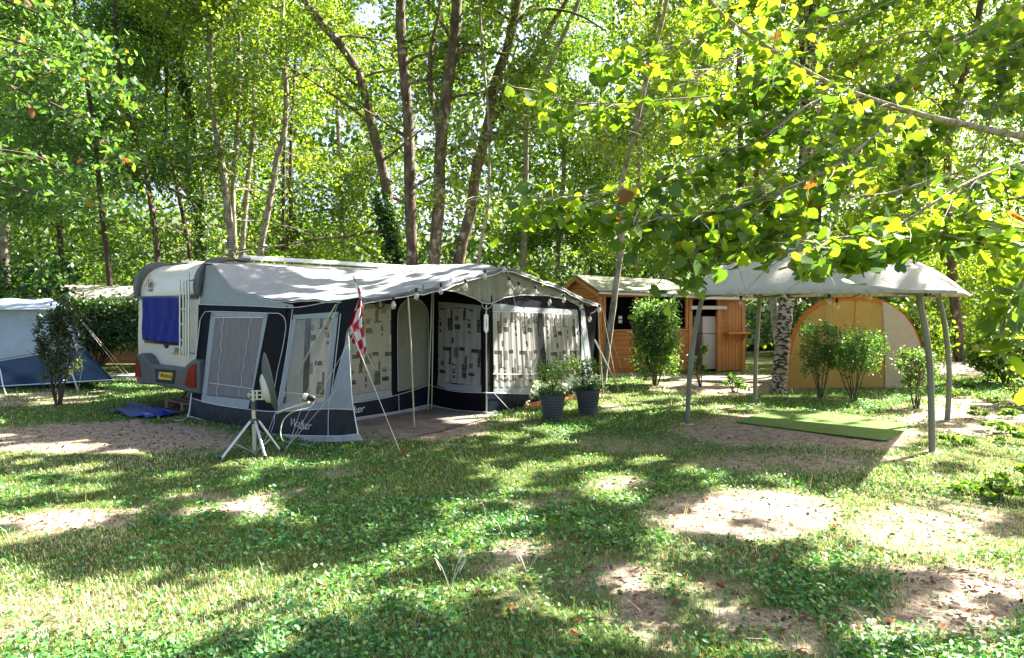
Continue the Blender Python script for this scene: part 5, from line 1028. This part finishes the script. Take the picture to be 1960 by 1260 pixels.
shrub('young_plant', 'low young plant on the lawn between the two left gazebo legs', G(1406, 752), .5, .45, 200, .07, GS, stems=5, dens_low=.05, tpl='oval')
shrub('right_edge_bush', 'dark leafy bush at the right edge beyond the gazebo', G(1925, 735), 1.3, 1.6, 4200, .09, PALS['mid'], stems=8, dens_low=.02, tpl='oval', stemr=.02)
shrub('right_edge_bush', 'light speckled bush at the right edge, nearest the camera', G(1985, 775), 1.1, 1.5, 3600, .06, [(.10, .15, .05), (.15, .19, .07), (.06, .10, .03)], stems=9, dens_low=.02, tpl='oval', stemr=.02)
shrub('right_edge_bush', 'bright yellow-green bush behind the gazebo\'s far right leg', Vector((9.6, 16.5, 0)), 1.7, 2.0, 4200, .09, PALS['yel'], stems=7, dens_low=.02, tpl='oval', stemr=.02)
WL = ['weed clump farthest back on the leafy bank, in front of the bright bush', 'weed clump just left of the dark right edge bush', 'weed clump below the speckled bush at the right edge', 'weed clump right of the gazebo\'s far right foot',
      'weed clump at the right picture edge, nearest above the sunny strip', 'weed clump midway between the gazebo foot and the right picture edge', 'weed clump just behind the nearest gazebo leg\'s foot, to its right', 'weed clump closest to the camera at the right picture edge',
      'weed clump in the sunny strip, leftmost of the nearest three', 'weed clump in the sunny strip, middle of the nearest three', 'weed clump beside the path, left of the leafy bank']
for i in range(11):
    x, y = [(1850,745),(1890,770),(1930,800),(1870,800),(1940,850),(1905,830),(1830,850),(1955,940),(1880,950),(1925,960),(1830,760)][i]
    shrub('weed_clump', WL[i], G(x, y), random.uniform(.3, .5), random.uniform(.12, .22), 110, .055, PALS['mid'], 'weed clumps on the leafy bank', stems=3, dens_low=0, tpl='oval', stemr=.004)

# ------------------------------------------------------------------ yellow tunnel tent
tt = thing('tunnel_tent', (6.75, 13.9, 0), 'mustard and beige rounded tent with orange trim behind the bushes', 'tent')
AY = [(1504,748),(1504,700),(1508,668),(1516,640),(1530,612),(1548,592),(1572,577),(1600,570),(1636,567.5),(1672,571),(1705,583),(1732,603),(1750,628),(1762,657),(1768,690),(1770,760)]
FT = Plane((0, 13.55, 0), (.10, -1, 0)); ar = spline([FT.at(x, y) for x, y in AY], 3)
for p in ar: p.z = max(p.z, .02)
back = Vector((1.0, 2.3, 0)); 
mp_ = [p for p in ar]; cx_ = FT.at(1693, 760); cx_.z = .03
mb = MB(); mb.prism(mp_, Vector((.002, .01, 0))); mb.build('front_panel', M['tenty'], tt)
mb = MB(); n_ = len(ar)
for i in range(n_-1):
    for j in range(6):
        f = lambda p, k: Vector((p.x, p.y, p.z*(1-.12*(k/6)**2)))+back*(k/6); a, b = ar[i], ar[i+1]; mb.add([f(a, j)+back*.02, f(b, j)+back*.02, f(b, j+1)+back*.02, f(a, j+1)+back*.02], [(0, 1, 2, 3)])
mb.build('tunnel_cloth', M['tentg'], tt, smooth=60)
def band(o0, w_, k0, k1, out=.015):
    mb = MB(); c0 = FT.at(1636, 720)
    for i in range(k0, k1):
        a, b = ar[i], ar[i+1]; na = (a-c0).normalized()*out; nb = (b-c0).normalized()*out; v = back.normalized()
        mb.add([a+v*o0+na, b+v*o0+nb, b+v*(o0+w_)+nb, a+v*(o0+w_)+na], [(0, 1, 2, 3)])
    return mb
band(-.01, .16, 5, n_-4, .02).build('orange_band', M['tentor'], tt, smooth=60, thick=.004); band(.42, .12, 20, n_-4, .02).build('orange_band', M['tentor'], tt, smooth=60, thick=.004)
mb = MB()
for i in range(5, n_-3):
    a, b = ar[i], ar[i+1]; c0 = FT.at(1636, 720); mb.add([a, b, b.lerp(c0, .055), a.lerp(c0, .055)], [(0, 1, 2, 3)]); 
for k in range(len(mb.v)): mb.v[k] = mb.v[k]+FT.n*.006
mb.build('arch_trim', M['tentor'], tt, thick=.003)
mb = MB(); slab(mb, FT, [(1631,571),(1647,571),(1638,582)], .004, .004); mb.tube([FT.at(1638, 582, .01), FT.at(1634, 640, .01), FT.at(1615, 745, .04)], .006, 5); mb.build('vent_tab', M['tentor'], tt)
beige = mat('beige_tent_cotton', (.56, .42, .30), .85, var=.06, bump=.3, bsc=5, trans=.12)
mb = MB(); bz = [FT.at(x, y, .008) for x, y in [(1688,577),(1705,584),(1731,604),(1749,629),(1760,658),(1766,690),(1768,762),(1694,759),(1694,680),(1690,620)]]; mb.prism(bz, FT.n*.006); mb.build('side_panel', beige, tt)
mb = MB()
for q in ([(1690,578),(1694,680),(1694,757)], [(1586,574),(1576,620),(1568,700),(1560,748)], [(1520,748),(1600,756),(1693,762),(1768,762)]): piping(mb, FT, q, .016, .006)
mb.build('seams', M['tentg'], tt, smooth=60); mb = MB()
q = [(1504,746),(1545,752),(1600,756),(1693,760),(1770,760)]; piping(mb, FT, q, .02, .010); mb.build('orange_hem', M['tentor'], tt, smooth=60)

# ------------------------------------------------------------------ blue and white trailer tent, hedge, lodge, far caravan
bt = thing('trailer_tent', (-9, 15, 0), 'pale blue and navy tent at the left edge of the pitch', 'tent')
FB = Plane((0, 14.1, 0), (0, -1, .12)); 
cloth(FB, [(-160,590),(133,590),(158,664),(-160,716)], .0, 'upper_wall', M['tblue'], bt, .025, 9); 
mb = MB(); 
cloth(FB, [(-160,716),(158,664),(218,730),(-160,752)], .0, 'lower_wall', M['tnavy'], bt, .03, 13)
tl = lambda x, y, d=0: P(x, y, 14.1+d)
mb = MB(); mb.grid(lambda a, b: tl(-160, 590).lerp(tl(133, 590), a).lerp((tl(-160, 573, .8)).lerp(tl(95, 573, .8), a), b)+Z*.02*math.sin(a*20)*b, 30, 6); mb.build('roof', M['tblue'], bt, smooth=60, thick=.005)
mb = MB(); mb.prism([tl(95, 573, .8), tl(133, 590), tl(158, 664), tl(218, 729), P(165, 700, 16.8), P(105, 600, 16.6)], (.006, 0, 0)); mb.build('end_wall', M['tnavy'], bt)
mb = MB(); mb.prism([tl(-160, 573, .8), tl(95, 573, .8), P(105, 600, 16.6), Vector((-13.5, 16.6, 1.56))], Z*.006); mb.build('rear_roof', M['tblue'], bt)
for q in ([(0,707),(5,735),(12,757)], [(128,690),(139,718),(150,750)]): MB().tube([P(x, y, 13.9-.25*i) if y < 750 else G(x, y) for i, (x, y) in enumerate(q)], .012, 6).build('pole', M['white'], bt, smooth=60)
mb = MB(); mb.tube([tl(-160, 592, -.03), tl(135, 592, -.03)], .012, 6); mb.tube([FB.at(-160, 717, .04), FB.at(158, 665, .04)], .010, 6); mb.tube([FB.at(-160, 749, .05), FB.at(218, 727, .05)], .012, 6); mb.build('piping', M['pipe'], bt, smooth=60)
for e in ((236, 716), (244, 714)): MB().tube([tl(134, 588), G(*e)], .005, 5).build('guy_line', M['rope'], bt)
MB().tube([P(128,600,13.95), P(140,650,13.8), P(158,700,13.7), P(150,745,13.6)], .004, 4).build('guy_line', M['rope'], bt)
b = P(180, 700, 17.2); b.z = 0
hd = shrub('clipped_hedge', 'clipped green hedge between the blue tent and the caravan', b, 3.0, 1.86, 15000, .085, [(.03, .07, .015), (.05, .10, .02), (.08, .13, .03)], stems=22, dens_low=.36, tpl='oval', box=True, depth=.8, cat='hedge', stemr=.02)
ld = thing('lodge_tent', (-14, 22.5, 0), 'cream-roofed orange wooden lodge behind the hedge', 'lodge')
pr = [P(103, 547, 22), P(290, 550, 22), P(290, 580, 20.4), P(124, 579, 20.4)]
mb = MB(); mb.prism(pr, Z*.03); mb.prism([pr[0], pr[1], pr[1]+Vector((0, 1.9, -.6)), pr[0]+Vector((0, 1.9, -.6))], Z*.03); mb.build('roof', M['cream'], ld)
gx0 = pr[3]; zt = gx0.z-.02
mb = MB(); mb.prism([Vector((gx0.x+.1, 20.45, 0)), Vector((gx0.x+.1, 20.45, zt)), Vector((pr[0].x+.05, 22, pr[0].z-.03)), Vector((gx0.x-.4, 23.8, zt)), Vector((gx0.x-.4, 23.8, 0))], (.03, 0, 0)); mb.build('gable_wall', M['brick'], ld)
mb = MB(); z = 0
while z < zt-.05: mb.boxf(Vector((gx0.x+.14, 20.5, z)), (3.2, 0, 0), (0, .04, 0), (0, 0, .13)); z += .14
mb.build('front_boards', M['brick'], ld, bevel=.004); mb = MB(); mb.boxf(pr[3]+Vector((-.02, -.02, -.04)), pr[0]-pr[3], (.04, 0, 0), (0, 0, -.08)); mb.build('barge_board', M['brick'], ld)
# stone-like pale slab step near the hedge
tag(MB().box(G(240, 722)+Z*.03, 1.0, .5, .06, .1).build('paving_slab', M['skirt'], None, bevel=.01), 'pale grey slab lying at the hedge foot beside the caravan', 'slab')
fc = thing('far_caravan', (12.6, 34, -.7), 'white caravan with blue windows in the far background', 'caravan')
Fp = Plane((0, 33.5, 0), (.25, -1, 0)); a, b = Fp.at(1424, 583), Fp.at(1530, 586); a0, b0 = Fp.at(1424, 660), Fp.at(1520, 660)
mb = MB(); mb.prism([a0, a, Fp.at(1470, 583), Fp.at(1519, 588), Fp.at(1532, 606), Fp.at(1528, 640), b0], Vector((.5, 2.2, 0))); mb.build('body', M['body'], fc, smooth=30, bevel=.06)
for q in ([(1422,603),(1449,603),(1448,627),(1422,627)], [(1487,604),(1512,606),(1510,626),(1487,626)]): mb = MB(); slab(mb, Fp, q, .0, .03); mb.build('window', mat('blue_window', (.06, .16, .5), .2, bump=0, coat=.5), fc, bevel=.01)
mb = MB(); slab(mb, Fp, [(1424,599),(1460,599),(1460,601),(1424,601)], 0, .02); slab(mb, Fp, [(1424,634),(1460,634),(1460,636),(1424,636)], 0, .02); mb.build('trim_line', M['alu'], fc)
mb = MB(); c_ = Fp.at(1500, 664); mb.lathe(c_+Vector((.1, .3, 0)), [(.2, -.1), (.32, -.1), (.34, 0), (.32, .1), (.2, .1)], 18, Fp.n); mb.build('wheel', M['rubber'], fc, smooth=40)
mb = MB(); mb.prism([Fp.at(1424, 660), Fp.at(1519, 660), Fp.at(1519, 671), Fp.at(1424, 671)], Vector((.2, 1.6, 0))); mb.build('chassis', M['rubber'], fc)
b = P(1478, 640, 31); b.z = -.66
shrub('far_hedge', 'small clipped hedge in front of the far white caravan', b, 1.2, 1.5, 1800, .10, PALS['deep'], stems=4, dens_low=.02, box=True, cat='hedge')
